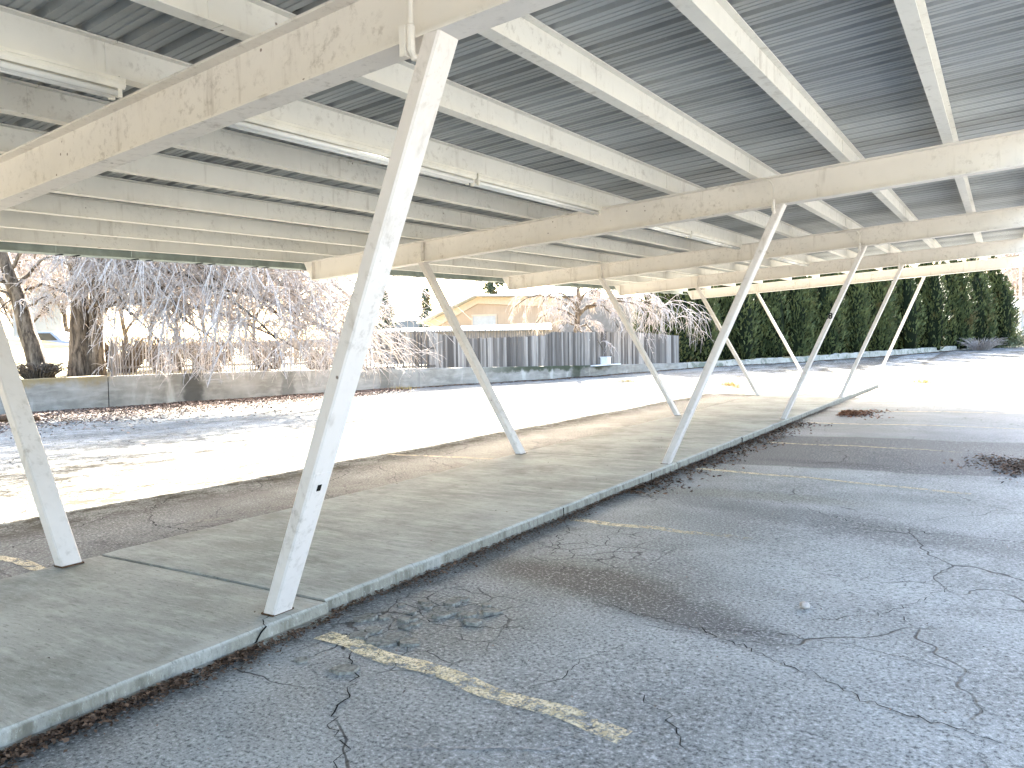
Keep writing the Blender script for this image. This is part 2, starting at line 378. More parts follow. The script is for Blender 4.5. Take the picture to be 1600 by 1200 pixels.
def mat_bark(name, a, b):
    n = NT(name, .9, .15)
    w = n.noise(9, 6, .7, n.vmul(n.warp(.1, 3), (1, 1, .22)))
    c = n.mix(n.ramp(w, .35, .66), a, b); n.bump(w, .9, .04); return n.out(c)
M_BARK = mat_bark('grey_brown_bark', (.035, .027, .02), (.17, .135, .10))
M_TWIG = mat_bark('pale_twig_bark', (.29, .25, .22), (.52, .46, .41))
M_TWIG_FAR = mat_bark('far_twig_bark', (.23, .19, .17), (.42, .37, .335))
def mat_leafy(name, dark, lite, trans=.25):
    n = NT(name, .75, .2)
    c = n.mix(n.ramp(n.noise(1.3, 5, .65), .35, .65), dark, lite)
    c = n.mix(n.math('MULTIPLY', n.ramp(n.noise(.8, 3, .5, n.vmul(n.pos, (1, 1, 1), (9, 9, 9))), .6, .7), .45), c, (.13, .075, .03))
    return n.out(c)
M_HEDGE = mat_leafy('arborvitae_foliage', (.028, .040, .015), (.098, .112, .040))
M_SPRUCE = mat_leafy('spruce_foliage', (.03, .045, .03), (.08, .10, .06))
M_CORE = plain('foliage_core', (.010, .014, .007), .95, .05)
M_BUSH = mat_leafy('bush_foliage', (.05, .06, .03), (.15, .16, .09))
def mat_grass():
    n = NT('dry_winter_grass', .9, .1)
    c = n.mix(n.ramp(n.noise(.5, 6, .7), .35, .65), (.20, .17, .085), (.36, .31, .19))
    c = n.mix(n.math('MULTIPLY', n.ramp(n.noise(4, 5, .7), .52, .7), .6), c, (.12, .11, .055)); n.bump(n.noise(12, 5, .7), .8, .05)
    return n.out(c)
M_GRASS = mat_grass()
def mat_leaf():
    n = NT('fallen_leaf', .85, .15)
    oi = n.t.nodes.new('ShaderNodeAttribute'); oi.attribute_name = 'tone'
    return n.out(n.mix(oi.outputs['Fac'], (.035, .022, .015), (.19, .12, .08)))
M_LEAF = mat_leaf()
def mat_leafred():
    n = NT('reddish_leaf', .85, .15)
    oi = n.t.nodes.new('ShaderNodeAttribute'); oi.attribute_name = 'tone'
    return n.out(n.mix(oi.outputs['Fac'], (.07, .03, .018), (.36, .17, .09)))
M_LEAFRED = mat_leafred()
def mat_leafpale():
    n = NT('bleached_leaf', .85, .15)
    oi = n.t.nodes.new('ShaderNodeAttribute'); oi.attribute_name = 'tone'
    return n.out(n.mix(oi.outputs['Fac'], (.05, .033, .026), (.26, .19, .15)))
M_LEAFPALE = mat_leafpale()
M_TUFT = plain('straw_grass', (.42, .31, .11), .9, .1, var=.3, scale=30)
M_STONE = plain('pinkish_stone', (.45, .40, .36), .8, .2, var=.2, scale=40)
def mat_siding():
    n = NT('peach_board_siding', .8, .2)
    v = n.math('FRACT', n.math('MULTIPLY', n.math('ADD', n.math('MULTIPLY', n.xyz(n.obj)[0], 1.0), 0), 3.3))
    g = n.math('MULTIPLY', n.ramp(v, .0, .06, 1, 0), .5)
    c = n.mix(n.ramp(n.noise(.6, 4, .6), .35, .7), (.31, .23, .16), (.36, .275, .195))
    return n.out(n.mix(g, c, (.17, .125, .09)))
M_SIDING = mat_siding()
M_TRIM = plain('cream_trim', (.44, .355, .265), .7, var=.05)
M_ROOFW = plain('white_roofing', (.55, .54, .52), .8, .2, var=.05, scale=2)
M_GREYWALL = plain('grey_stucco', (.19, .17, .152), .9, .1, var=.08, scale=3)
M_PALE = plain('pale_blue_siding', (.30, .32, .34), .8, var=.04, scale=1)
M_HILL = plain('distant_hill', (.18, .19, .20), .95, .05, var=.15, scale=.01)
M_WIN = NT('window_glass', .08, .5).out((.03, .035, .04))
M_METALBOX = plain('pale_grey_cabinet', (.62, .65, .66), .6, .3, var=.06)
M_WOODPOLE = plain('weathered_pole_wood', (.20, .16, .12), .9, .1, var=.2, scale=20)
M_CAR = NT('blue_car_paint', .3, .5).out((.20, .25, .36))
M_TYRE = plain('tyre_rubber', (.02, .02, .02), .8)

def set_tone(o, vals):
    a = o.data.attributes.new('tone', 'FLOAT', 'FACE'); a.data.foreach_set('value', np.asarray(vals, np.float32))
def finish_struct(o): o['kind'] = 'structure'; return o

# ------------------------------------------------------------------ ground
def grid_sheet(name, xs, ys, zf, mat, keep=None):
    X, Y = np.meshgrid(xs, ys, indexing='ij'); Z = zf(X, Y)
    nx, ny = len(xs), len(ys); F = []
    for i in range(nx-1):
        for j in range(ny-1):
            if keep is None or keep((xs[i]+xs[i+1])/2, (ys[j]+ys[j+1])/2):
                F.append((i*ny+j, (i+1)*ny+j, (i+1)*ny+j+1, i*ny+j+1))
    b = MB(); b.add(np.stack([X, Y, Z], -1).reshape(-1, 3), F)
    return finish_struct(b.build(name, mat, smooth=True))
# foot of the retaining wall, near to far, with the height of the wall's top
WALLPATH = [(-19.6, 1.5, .80), (-18.9, 6.5, .82), (-18.35, 11.0, .85), (-17.75, 14.6, .88), (-16.95, 18.2, .85), (-16.1, 22.2, .79), (-15.0, 26.2, .70),
            (-14.1, 29.8, .63), (-13.2, 33.6, .56), (-12.2, 37.6, .50), (-11.0, 42.1, .45), (-9.1, 45.9, .52), (-6.75, 50.1, .56), (-4.7, 55, .68), (-2.8, 60.0, .79), (1.1, 72.5, .93), (4.5, 86, 1.3)]
WP = np.array(WALLPATH)
def wall_at(s):      # s indexes WALLPATH, linear
    i = min(int(s), len(WP)-2); t = s-i; return WP[i]*(1-t)+WP[i+1]*t
def wall_x(Y): return np.interp(Y, WP[:, 1], WP[:, 0])
def wall_z(Y): return np.interp(Y, WP[:, 1], WP[:, 2])
def bank_z(X, Y):
    """earth behind the wall: level with its top, then rising"""
    d = np.maximum(0, wall_x(Y)-X)
    rise = np.where(Y < 20, .11, .03)*np.clip(1-(Y-14)/30, .25, 1)
    z = wall_z(Y)-.06+rise*np.maximum(0, d-1.0)
    return np.minimum(z, 7.0)
xs = np.concatenate([np.linspace(-22, -4, 37), np.linspace(-3.5, 4.5, 30), np.linspace(5, 40, 16), [60, 90]])
ys = np.concatenate([np.linspace(-40, -4, 10), np.linspace(-3, 34, 60), np.linspace(36, 110, 50)])
def lot_z(X, Y):
    z = gz(Y)+.018*np.sin(X*1.3+Y*.7)*np.sin(Y*.9-X*.4)*np.clip((np.abs(X+1.13)-1.6)/2, 0, 1)*(X < 4.6)
    return z
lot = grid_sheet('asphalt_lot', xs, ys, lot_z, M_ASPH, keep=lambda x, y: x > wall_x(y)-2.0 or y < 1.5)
lot['label'] = 'cracked grey asphalt parking lot'
ex = np.concatenate([[-3000, -1200, -500, -200], np.linspace(-120, 120, 25), [200, 500, 1200, 3000]])
ey = np.concatenate([[-3000, -800, -200], np.linspace(-80, 200, 29), [300, 600, 1500, 4000]])
grid_sheet('ground', ex, ey, lambda X, Y: np.where(Y > 30, gz(np.minimum(Y, 140)), 0)-.12, M_GRASS)
# raised earth behind the wall
bx = np.linspace(0, 1, 26)**1.6; by = np.concatenate([np.linspace(1.5, 50, 60), np.linspace(52, 130, 24)])
B = MB(); V = []
for yv in by:
    x1 = wall_x(yv)-.12
    for t in bx:
        xv = x1-t*70; V.append((xv, yv, float(bank_z(np.array(xv), np.array(yv)))+.08*math.sin(xv*1.1+yv)*math.sin(yv*.8)*min(1, t*8)))
n = len(bx); F = [(i*n+j, i*n+j+1, (i+1)*n+j+1, (i+1)*n+j) for i in range(len(by)-1) for j in range(n-1)]
B.add(V, F); finish_struct(B.build('earth_bank', M_GRASS, smooth=True))

# painted stall lines: (x0, y0, x1, y1, width, fade at far end)
def parking_line(x0, y0, x1, y1, w, f0, f1, label, group=None):
    N = 24; A = np.array([x0, y0]); Bp = np.array([x1, y1]); d = (Bp-A)/np.linalg.norm(Bp-A); nrm = np.array([-d[1], d[0]])
    b = MB(); V = []
    for i in range(N+1):
        q = A+(Bp-A)*i/N; q = q+nrm*.02*math.sin(i*.7+x0)
        for sgn in (-1, 1):
            e = q+nrm*sgn*(w/2+rng.uniform(-.006, .006)); V.append((e[0], e[1], float(lot_z(np.array(e[0]), np.array(e[1])))+.005))
    b.add(V, [(2*i, 2*i+2, 2*i+3, 2*i+1) for i in range(N)])
    o = b.build('parking_line', M_LINE)
    a = o.data.attributes.new('fade', 'FLOAT', 'POINT'); a.data.foreach_set('value', np.repeat(np.linspace(f0, f1, N+1)**1.5, 2).astype(np.float32))
    o['kind'] = 'structure'; o['label'] = label
    return o
parking_line(.24, 3.20, 2.15, 2.99, .125, .0, .45, 'worn yellow stall line beside the nearest post')
parking_line(.14, 6.45, 1.75, 6.48, .11, .0, .7, 'short faded yellow stall line beyond the oil stain')
parking_line(.20, 9.78, 3.2, 9.44, .11, .0, .45, 'pale yellow stall line beside the second right post')
parking_line(.35, 12.75, 3.0, 12.75, .10, .1, .6, 'faint stall line across the dark patched asphalt')
parking_line(.35, 16.1, 4.0, 16.4, .12, .0, .4, 'pale stall line near the brown leaf pile')
parking_line(.35, 19.2, 4.5, 19.6, .12, .0, .4, 'faint stall line beyond the brown leaf pile')
parking_line(.33, 22.15, 5.0, 22.6, .12, .0, .2, 'pale stall line at the edge of the roof shadow')
parking_line(-4.3, 3.24, -2.42, 3.21, .10, .2, .2, 'yellow stall line left of the walkway by the front post')
parking_line(-4.3, 9.20, -2.6, 9.42, .10, .4, .5, 'faded stall line left of the walkway at the second post')

# cracks that can be told apart in the asphalt, filler on one of them
def crack(pts, w=.012, mat=M_CRACK, name='asphalt_crack', jit=.018, step=.035):
    P = [np.array(pts[0])]
    for a, b_ in zip(pts[:-1], pts[1:]):
        a, b_ = np.array(a), np.array(b_); k = max(1, int(np.linalg.norm(b_-a)/step))
        P += [a+(b_-a)*i/k+rng.normal(0, jit, 2)*(i < k) for i in range(1, k+1)]
    P = np.array(P); t = np.gradient(P, axis=0); t /= np.linalg.norm(t, axis=1)[:, None]; nr = np.stack([-t[:, 1], t[:, 0]], 1)
    ww = .62*w*(.35+rng.random(len(P))*.9)*np.minimum(1, np.minimum(np.arange(len(P))+1, len(P)-np.arange(len(P)))/4)
    L = P+nr*ww[:, None]*.5; R = P-nr*ww[:, None]*.5; V = []
    for l, r in zip(L, R): V += [(l[0], l[1], float(lot_z(l[0], l[1]))+.0035), (r[0], r[1], float(lot_z(r[0], r[1]))+.0035)]
    return V, [(2*i, 2*i+2, 2*i+3, 2*i+1) for i in range(len(P)-1)]
cb = MB()
for pts, w in (([(.52, 3.13), (.66, 2.98), (.80, 2.88), (.92, 2.68), (.98, 2.5), (1.1, 2.42), (1.25, 2.33), (1.3, 2.2), (1.35, 2.05)], .013),
               ([(.16, 6.3), (.32, 6.05), (.35, 5.8), (.48, 5.55), (.55, 5.3)], .016),
               ([(1.55, 3.15), (1.66, 3.4), (1.63, 3.6), (1.75, 3.9)], .008),
               ([(2.0, 4.3), (2.5, 4.45), (2.95, 4.4), (3.4, 4.3)], .008),
               ([(1.3, 4.45), (2.0, 4.3), (2.6, 4.0), (3.0, 3.75), (3.5, 3.6)], .012),
               ([(2.5, 4.7), (2.9, 5.1), (3.2, 5.9)], .009), ([(3.05, 4.9), (2.9, 5.1)], .01),
               ([(2.0, 3.4), (2.25, 3.25), (2.4, 3.0)], .009), ([(3.1, 2.9), (3.5, 3.15), (4.2, 3.2)], .012),
               ([(1.5, 8.2), (2.5, 7.4), (3.6, 7.3), (4.6, 6.9)], .014), ([(.3, 3.72), (.75, 3.66), (1.25, 3.86)], .012),
               ([(-2.5, 4.6), (-3.1, 4.5), (-3.8, 4.9), (-4.3, 5.6)], .02), ([(-2.5, 6.2), (-3.2, 6.6), (-3.6, 7.6), (-4.2, 8.0)], .018),
               ([(-3.0, 2.2), (-3.6, 3.9), (-3.9, 4.6)], .016), ([(-2.4, 8.4), (-3.3, 8.9), (-3.7, 10.4)], .02)):
    V, F = crack(pts, w); cb.add(V, F, 0)
V, F = crack([(1.35, 2.42), (1.6, 2.56), (1.9, 2.72), (2.02, 2.86)], .032, jit=.012); cb.add(np.array(V)-(0, 0, .001), F, 1)
o = cb.build('cracks', [M_CRACK, M_SEAL], parent=lot)
o['kind'] = 'stuff'

b = MB(); rc = np.random.default_rng(19)
for _ in range(34):
    cx, cy = .52+rc.normal(0, .17), 3.62+rc.normal(0, .26)
    if cx < .16: continue
    k = rc.integers(5, 8); a0 = rc.uniform(0, 6.28); R_ = rc.uniform(.03, .085); th = rc.uniform(.006, .014); tl = rc.normal(0, .05, 2); z = float(lot_z(np.array(cx), np.array(cy)))
    P = [(R_*rc.uniform(.65, 1.1)*math.cos(a0+6.283*j/k), R_*rc.uniform(.65, 1.1)*math.sin(a0+6.283*j/k)) for j in range(k)]
    V = [(cx+x_, cy+y_, z-.004) for x_, y_ in P]+[(cx+x_*.9, cy+y_*.9, z+th+x_*tl[0]+y_*tl[1]) for x_, y_ in P]
    b.add(V, [tuple(range(k, 2*k))]+[(j, (j+1) % k, k+(j+1) % k, k+j) for j in range(k)])
crust = b.build('broken_crust', plain('crumbled_asphalt', (.205, .20, .175), .9, .15, var=.25, scale=45), parent=lot); crust['kind'] = 'stuff'

# ------------------------------------------------------------------ walkway
JOINTS = [-16.0, -9.2, -2.9, 3.47, 9.66, 15.96, 22.38, 29.0]
def slab(y0, y1, dx, dz):
    """one poured slab, its top gently uneven and its arris worn"""
    ny = max(8, int((y1-y0)/.16)); g = .012
    Yv = np.linspace(y0+g, y1-g, ny+1); prof = []
    for k, Y in enumerate(Yv):
        j = rng.normal(0, .0035, 2); c1 = .012+abs(rng.normal(0, .004)); c2 = .012+abs(rng.normal(0, .004))
        endw = .02 if k in (0, ny) else 0
        x0 = -WALK_W+j[0]; x1 = dx+j[1]; zt = WALK_H+dz
        if rng.random() < .10: c2 += rng.uniform(.008, .028)
        prof.append([(x0-.004, Y, -.06), (x0, Y, zt-c1-endw*.4), (x0+c1, Y, zt-endw*.3), (-WALK_W*.5, Y, zt+.004-endw*.3), (x1-c2, Y, zt-endw*.3), (x1, Y, zt-c2-endw*.4), (x1+.006, Y, -.06)])
    V = np.array(prof).reshape(-1, 3); n = 7
    F = [(i*n+j, i*n+j+1, (i+1)*n+j+1, (i+1)*n+j) for i in range(ny) for j in range(n-1)]
    F += [tuple(range(n)), tuple(ny*n+j for j in range(n-1, -1, -1))]
    return V, F
b = MB()
for i, (a, c) in enumerate(zip(JOINTS[:-1], JOINTS[1:])):
    cuts = [a, c]
    if i >= 2: cuts = [a, a+(c-a)*.36, a+(c-a)*.68, c] if False else [a, c]
    V, F = slab(a, c, .035 if i <= 2 else .0, -.006 if i <= 2 else 0.0); b.add(V, F)
# lower kerb footing showing under the near slab
b.box((-.02, -16, -.08), (.075, 3.47, .022))
walk = finish_struct(b.build('walkway', M_WALK, smooth=False)); walk['label'] = 'raised concrete walkway between the rows of slanted posts'
jb = MB()
for yj in JOINTS[3:-1]: jb.box((-WALK_W+.02, yj-.02, -.05), (-.012, yj+.02, WALK_H-.02))
V, F = crack([(-.075, 3.17), (-.06, 3.05), (.0, 3.0), (.036, 2.98)], .012, jit=.006, step=.02); jb.add(np.array(V)+(0, 0, WALK_H-.007), F)
Vs = [(.0395, 2.985+rng.normal(0, .006)+.09*t*-1, .088-.075*t) for t in np.linspace(0, 1, 7)]
jb.tube(Vs, .006, 4)
for yk in (6.55, 8.75, 12.6, 19.0): jb.box((-.03, yk-.006, .0), (.0045, yk+.006, WALK_H-.012))
o = jb.build('joint_filler', M_CRACK, parent=walk)

# ------------------------------------------------------------------ carport
carport = root('carport', (-1.1, 13.0, 0), 'long cream steel carport with ribbed metal roof on slanted white V posts', 'carport')
def I_section(mb, A, B, depth, fw, tf, tw, side):
    """I-beam whose bottom centre line runs A-B; up is world Z"""
    up = np.array([0, 0, 1.]); h = fw/2; w = tw/2
    sec = [(-h, 0), (h, 0), (h, tf), (w, tf*1.3), (w, depth-tf*1.3), (h, depth-tf), (h, depth), (-h, depth), (-h, depth-tf), (-w, depth-tf*1.3), (-w, tf*1.3), (-h, tf)]
    A, B, side = np.asarray(A, float), np.asarray(B, float), np.asarray(side, float)
    n = len(sec); V = [A+side*a+up*b_ for a, b_ in sec]+[B+side*a+up*b_ for a, b_ in sec]
    F = [(i, (i+1) % n, n+(i+1) % n, n+i) for i in range(n)]
    for o_ in (0, n):
        caps = [(0, 1, 2, 11), (11, 2, 3, 10), (10, 3, 4, 9), (9, 4, 5, 8), (8, 5, 6, 7)]
        F += [tuple(q+o_ for q in (c if o_ else c[::-1])) for c in caps]
    mb.add(V, F)
bdir = np.array([1, SKEW, 0.]); bn = np.array([-SKEW, 1, 0.])/math.hypot(1, SKEW)
def bp(i, X, dz=0): Y = beam_y(i, X); return np.array([X, Y, roofz(X, Y)+dz])
for i in range(-3, 5):
    mb = MB(); I_section(mb, bp(i, X_EAVE+.06), bp(i, X_RIGHT), BD, .15, .014, .012, bn)
    # raked closing plate on the low end, stiffeners over each post
    A0, A1 = bp(i, X_EAVE+.06), bp(i, X_EAVE-.12, BD)
    for A, t in ((A0, 0),):
        s = bn*.076
        P = [A0-s, A0+s, A0+s+bdir*.012, A0-s+bdir*.012, A1-s, A1+s, A1+s+bdir*.2, A1-s+bdir*.2]; mb.hexa(P)
        q0, q1 = bp(i, X_EAVE+.07, .002), bp(i, X_EAVE+.07, BD-.002)
    beam = mb.build('beam', M_BEAM, carport, bevel=.003)
    for X in (XL+.02,):
        st = MB()
        for sg in (-1, 1):
            c0 = bp(i, X)+bn*sg*.041; st.hexa([c0+bn*a*.034+bdir*q*.006+np.array([0, 0, z]) for z in (.016, BD-.016) for a, q in ((-1, -1), (1, -1), (1, 1), (-1, 1))])
        st.build('stiffener', M_BEAM, beam)
# posts: rectangular tube, narrow face towards the lot rows
TX, TY = .080, .150
def post(i, xb, xt, dyt, label=None):
    yb = frame_y(i)
    A = np.array([xb, yb, WALK_H-.004]); Bp = np.array([xt, yb+dyt, 0]); Bp[2] = roofz(xt, yb+dyt)-.001
    hx = TX/2/math.cos(math.atan2(abs(xt-xb), Bp[2])); hy = TY/2; c = .010; mb = MB()
    ring = lambda Q, sl: [Q+np.array([a, b_, sl*a]) for a, b_ in ((-hx, -hy+c), (-hx+c, -hy), (hx-c, -hy), (hx, -hy+c), (hx, hy-c), (hx-c, hy), (-hx+c, hy), (-hx, hy-c))]
    N = 10; V = []
    for k in range(N+1): V += ring(A+(Bp-A)*k/N, SLX*k/N)
    F = [(k*8+j, k*8+(j+1) % 8, (k+1)*8+(j+1) % 8, (k+1)*8+j) for k in range(N) for j in range(8)]+[tuple(range(7, -1, -1)), tuple(N*8+j for j in range(8))]
    mb.add(V, F); p = mb.build('post', M_POST, carport)
    pl = MB(); pl.box((xb-hx-.004, yb-hy-.003, WALK_H-.005), (xb+hx+.002, yb+hy+.006, WALK_H+.006)); pl.build('base_plate', M_RUST, p)
    return p, A, Bp, hx, hy
posts = {}
for i in range(-3, 5):
    posts[i, 'R'] = post(i, POST_XR, XR, DYR); posts[i, 'L'] = post(i, POST_XL, XL, DYL)
posts[0, 'R'][0]['label'] = 'nearest slanted post with a small black outlet hole in its side'
posts[2, 'R'][0]['label'] = 'slanted post with a small black stencilled number'
# outlet hole in the nearest post's side
p, A, Bp, hx, hy = posts[0, 'R']
def on_post(P_, t, dx, dy): Q = P_[1]+(P_[2]-P_[1])*t; return Q+np.array([dx, dy, 0])
ax = (Bp-A)/np.linalg.norm(Bp-A)
ob = MB(); tc = .273
for (h0, h1, w0, w1, off, mi) in ((-.085, .085, -.052, .052, .0015, 1), (-.03, .01, -.018, .012, .003, 0)):
    Q = on_post(posts[0, 'R'], tc, hx, 0); nx = np.array([ax[2], 0, -ax[0]]); nx /= np.linalg.norm(nx)
    ob.hexa([Q+ax*h+np.array([0, w, 0])+nx*o_ for o_ in (-.004, off) for h, w in ((h0, w0), (h0, w1), (h1, w1), (h1, w0))], mi)
ob.build('outlet_opening', [M_DARK, M_POST], p)
# stencilled numeral on the third right-hand post
p, A, Bp, hx, hy = posts[2, 'R']
fc = bpy.data.curves.new('stencil_number', 'FONT'); fc.body = '.8'; fc.size = .15; fc.align_x = 'CENTER'; fc.extrude = .0008; fc.offset = .004
fo = bpy.data.objects.new('stencil_number', fc); COL.objects.link(fo); fc.materials.append(M_STENCIL)
Q = on_post(posts[2, 'R'], .60, 0, -hy-.002)
dyl = (Bp-A)[1]/np.linalg.norm(Bp-A)
me_ = bpy.data.meshes.new_from_object(fo.evaluated_get(bpy.context.evaluated_depsgraph_get())); bpy.data.objects.remove(fo)
fo = bpy.data.objects.new('stencil_number', me_); COL.objects.link(fo); fo.parent = p
fo.location = Q-np.array(carport['_org'])-np.array([0, .012, 0]); fo.rotation_euler = (math.radians(90), 0, 0)
# purlins lie on top of the beams; one length per bay, spliced just short of each beam
for i in range(-3, 4):
    for X in PX:
        ya, yb = beam_y(i, X)-.27+.003, beam_y(i+1, X)-.27-.003
        if i == -3: ya = beam_y(i, X)-.2
        if i == 3: yb = beam_y(i+1, X)+.2
        mb = MB(); dz = BD+.0015
        I_section(mb, (X, ya, roofz(X, ya)+dz), (X, yb, roofz(X, yb)+dz), PD, .095, .009, .008, (1, 0, 0))
        pu = mb.build('purlin', M_PURLIN, carport)
        if i < 3:
            cl = MB(); z = roofz(X, yb)+dz
            cl.box((X-.0085, yb-.05, z+.016), (X+.0085, yb+.05, z+PD-.016)); cl.build('splice_plate', M_PURLIN, pu)
# ribbed deck
PITCHR = .236
prof = [(0, 0), (.045, 0), (.050, .006), (.058, .006), (.063, 0), (.098, 0), (.103, .006), (.111, .006), (.116, 0), (.158, 0), (.172, .038), (.220, .038)]   # last rises back to the next pan
def deck():
    yv, hv = [], []; y = Y_ROOF0
    while y < Y_ROOF1-.05:
        for a, h in prof: yv.append(y+a); hv.append(h)
        y += PITCHR
    yv.append(y); hv.append(0)
    yv = np.array(yv); hv = np.array(hv); XS = np.linspace(-6.92, 4.26, 8); V = []
    for lay in (0, .0012):
        for X in XS:
            Y = yv+SKEW*(X-XR)+DYR
            Z = np.array([roofz(X, q) for q in Y])+BD+PD+.004+hv+lay
            V.append(np.stack([np.full_like(Y, X), Y, Z], 1))
    V = np.concatenate(V); n = len(yv); m = len(XS); F = []
    for l in range(2):
        for i in range(m-1):
            for j in range(n-1):
                q = (l*m*n+i*n+j, l*m*n+(i+1)*n+j, l*m*n+(i+1)*n+j+1, l*m*n+i*n+j+1); F.append(q if l else q[::-1])
    for i, flip in ((0, 0), (m-1, 1)):
        for j in range(n-1):
            q = (i*n+j, i*n+j+1, m*n+i*n+j+1, m*n+i*n+j); F.append(q)
    for j in (0, n-1):
        for i in range(m-1):
            F.append((i*n+j, (i+1)*n+j, m*n+(i+1)*n+j, m*n+i*n+j))
    b = MB(); b.add(V, F); return b
deck().build('roof_deck', M_DECK, carport)
# eave sheet under the low edge, with its lap brackets
mb = MB(); br = MB()
E0, E1 = -15.6, 29.15
ysE = np.arange(E0, E1, 1.05)
for a in ysE:
    c = min(a+1.045, E1)
    for X0, X1, z0, z1 in ((-6.90, -6.885, .235, BD+PD), (-6.885, -6.74, .235, .243)):
        P = []
        for dz in (z0, z1):
            for (xx, yy) in ((X0, a), (X1, a), (X1, c), (X0, c)):
                Y = yy+SKEW*(xx-XR)+DYR; P.append((xx, Y, roofz(xx, Y)+dz))
        mb.hexa(P)
    for off in (.0, .22):
        Y = a+off+SKEW*(-6.8-XR)+DYR; z = roofz(-6.8, Y); br.box((-6.88, Y-.012, z+.224), (-6.73, Y+.012, z+.2335))
ev = mb.build('eave_gutter', M_EAVE, carport); br.build('gutter_bracket', M_DARK, ev)
# electrical conduit running along the beam and down to the right-hand posts
def conduit(i):
    xt = XR-.06; P = bp(i, xt); f = -bn*.082
    pts = []
    if i == 0:
        # upright pipe on the nearest beam, ending in a fitting at the post head
        for z in np.linspace(BD+.0, .03, 6): q = bp(i, xt-.04)+f; pts.append(q+np.array([0, 0, z]))
    else:
        for d, z in ((-.42, BD-.035), (-.30, BD-.03), (-.12, BD-.03), (-.05, BD-.045), (-.015, BD-.09), (0, BD-.15), (.0, .05), (.0, -.02)):
            q = bp(i, xt+d)+f; pts.append(q+np.array([0, 0, z]))
    mb = MB(); mb.tube(pts, .011 if i else .0125, 8); cd = mb.build('conduit', M_BEAM, carport, smooth=True)
    fb = MB(); q = bp(i, xt-.04 if i == 0 else xt)+f
    fb.tube([q+np.array([0, 0, .06]), q+np.array([0, 0, .05]), q+np.array([0, 0, -.055]), q+np.array([0.004, .012, -.075]), q+np.array([.03, .035, -.082])], [.013, .019, .019, .018, .015], 10)
    if i == 0: fb.box(q+np.array([-.047, -.022, -.075]), q+np.array([-.016, .022, .055]))
    fb.build('conduit_fitting', M_BEAM, cd, smooth=False)
for i in range(0, 4): conduit(i)

# ------------------------------------------------------------------ strip lights under the lamp purlin
LX = -.87
def strip_light(y0, y1, label):
    zt = BD-.002
    def at(y, dx, dz): return np.array([LX+dx, y, roofz(LX, y)+dz])
    t = root('strip_light', at((y0+y1)/2, 0, zt), label, 'light fixture', 'strip lights under the roof purlin')
    hb = MB(); sec = [(-.058, 0), (.058, 0), (.058, -.016), (.054, -.020), (.058, -.024), (.058, -.040), (.046, -.058), (-.046, -.058), (-.058, -.040), (-.058, 0)]
    hb.prism(at(y0, 0, zt), at(y1, 0, zt), sec, (1, 0, 0), (0, 0, 1)); hb.build('housing', M_LAMP, t)
    for s in (-1, 1):
        tb = MB(); tb.tube([at(y0+.045, s*.034, zt-.083), at(y1-.045, s*.034, zt-.083)], .0185, 12); tb.build('lamp_tube', M_TUBE, t, smooth=True)
        for y in (y0+.03, y1-.03):
            hh = MB(); c = at(y, s*.034, zt-.058); hh.box(c+np.array([-.012, -.014, -.048]), c+np.array([.012, .014, .0])); hh.build('lamp_holder', M_LAMP, t)
strip_light(.05, 2.85, 'pale strip light under the purlin at the upper left corner')
strip_light(3.45, 6.43, 'long strip light just beyond the nearest beam')
strip_light(6.46, 9.22, 'strip light ending short of the second beam')
strip_light(9.62, 12.62, 'strip light just beyond the second beam')
strip_light(12.65, 15.55, 'strip light ending short of the third beam')
strip_light(15.95, 18.95, 'small strip light just beyond the third beam')
strip_light(18.98, 21.95, 'small strip light ending short of the fourth beam')

# ------------------------------------------------------------------ walls and fences
def offset_path(P, d):
    t = np.gradient(P[:, :2], axis=0); t /= np.linalg.norm(t, axis=1)[:, None]; return P[:, :2]+d*np.stack([-t[:, 1], t[:, 0]], 1)
def dense(P, step=.25):
    out = [P[0]]
    for a, c in zip(P[:-1], P[1:]):
        k = max(1, int(np.linalg.norm((c-a)[:2])/step)); out += [a+(c-a)*i/k for i in range(1, k+1)]
    return np.array(out)
def wall_run(P, th, name, mat, label, cat, zb=-.3, jit=.006, cap=.015):
    P = dense(P, .3); L = offset_path(P, 0); R = offset_path(P, th); b = MB(); V = []
    for q, l, r in zip(P, L, R):
        z = q[2]+rng.normal(0, jit); V += [(l[0], l[1], zb), (l[0]-.0, l[1], z-cap), (l[0]+(r[0]-l[0])*.1, l[1]+(r[1]-l[1])*.1, z), (r[0], r[1], z), (r[0], r[1], zb)]
    n = 5; m = len(P)
    F = [(i*n+j, i*n+j+1, (i+1)*n+j+1, (i+1)*n+j) for i in range(m-1) for j in range(n-1)]+[tuple(range(n-1, -1, -1)), tuple((m-1)*n+j for j in range(n))]
    b.add(V, F); o = b.build(name, mat); tag(o, label, cat); return o
def path_between(y0, y1, dz=0):
    ys_ = [y0]+[y for y in WP[:, 1] if y0 < y < y1]+[y1]
    return np.array([(wall_x(y), y, wall_z(y)+dz) for y in ys_])
wa = path_between(1.5, 13.42, .035); wall_run(wa, .3, 'retaining_wall', M_WALL, 'stained low concrete wall below the leaning and thick trees', 'wall')
wb = path_between(13.45, 42.1); wall_run(wb, .25, 'retaining_wall', M_WALL, 'long grey concrete wall carrying the wooden fences', 'wall')
wc = path_between(42.15, 86); wall_run(wc, .3, 'kerb_wall', M_KERBWALL, 'low whitewashed wall along the foot of the evergreen hedge', 'wall', jit=.03)

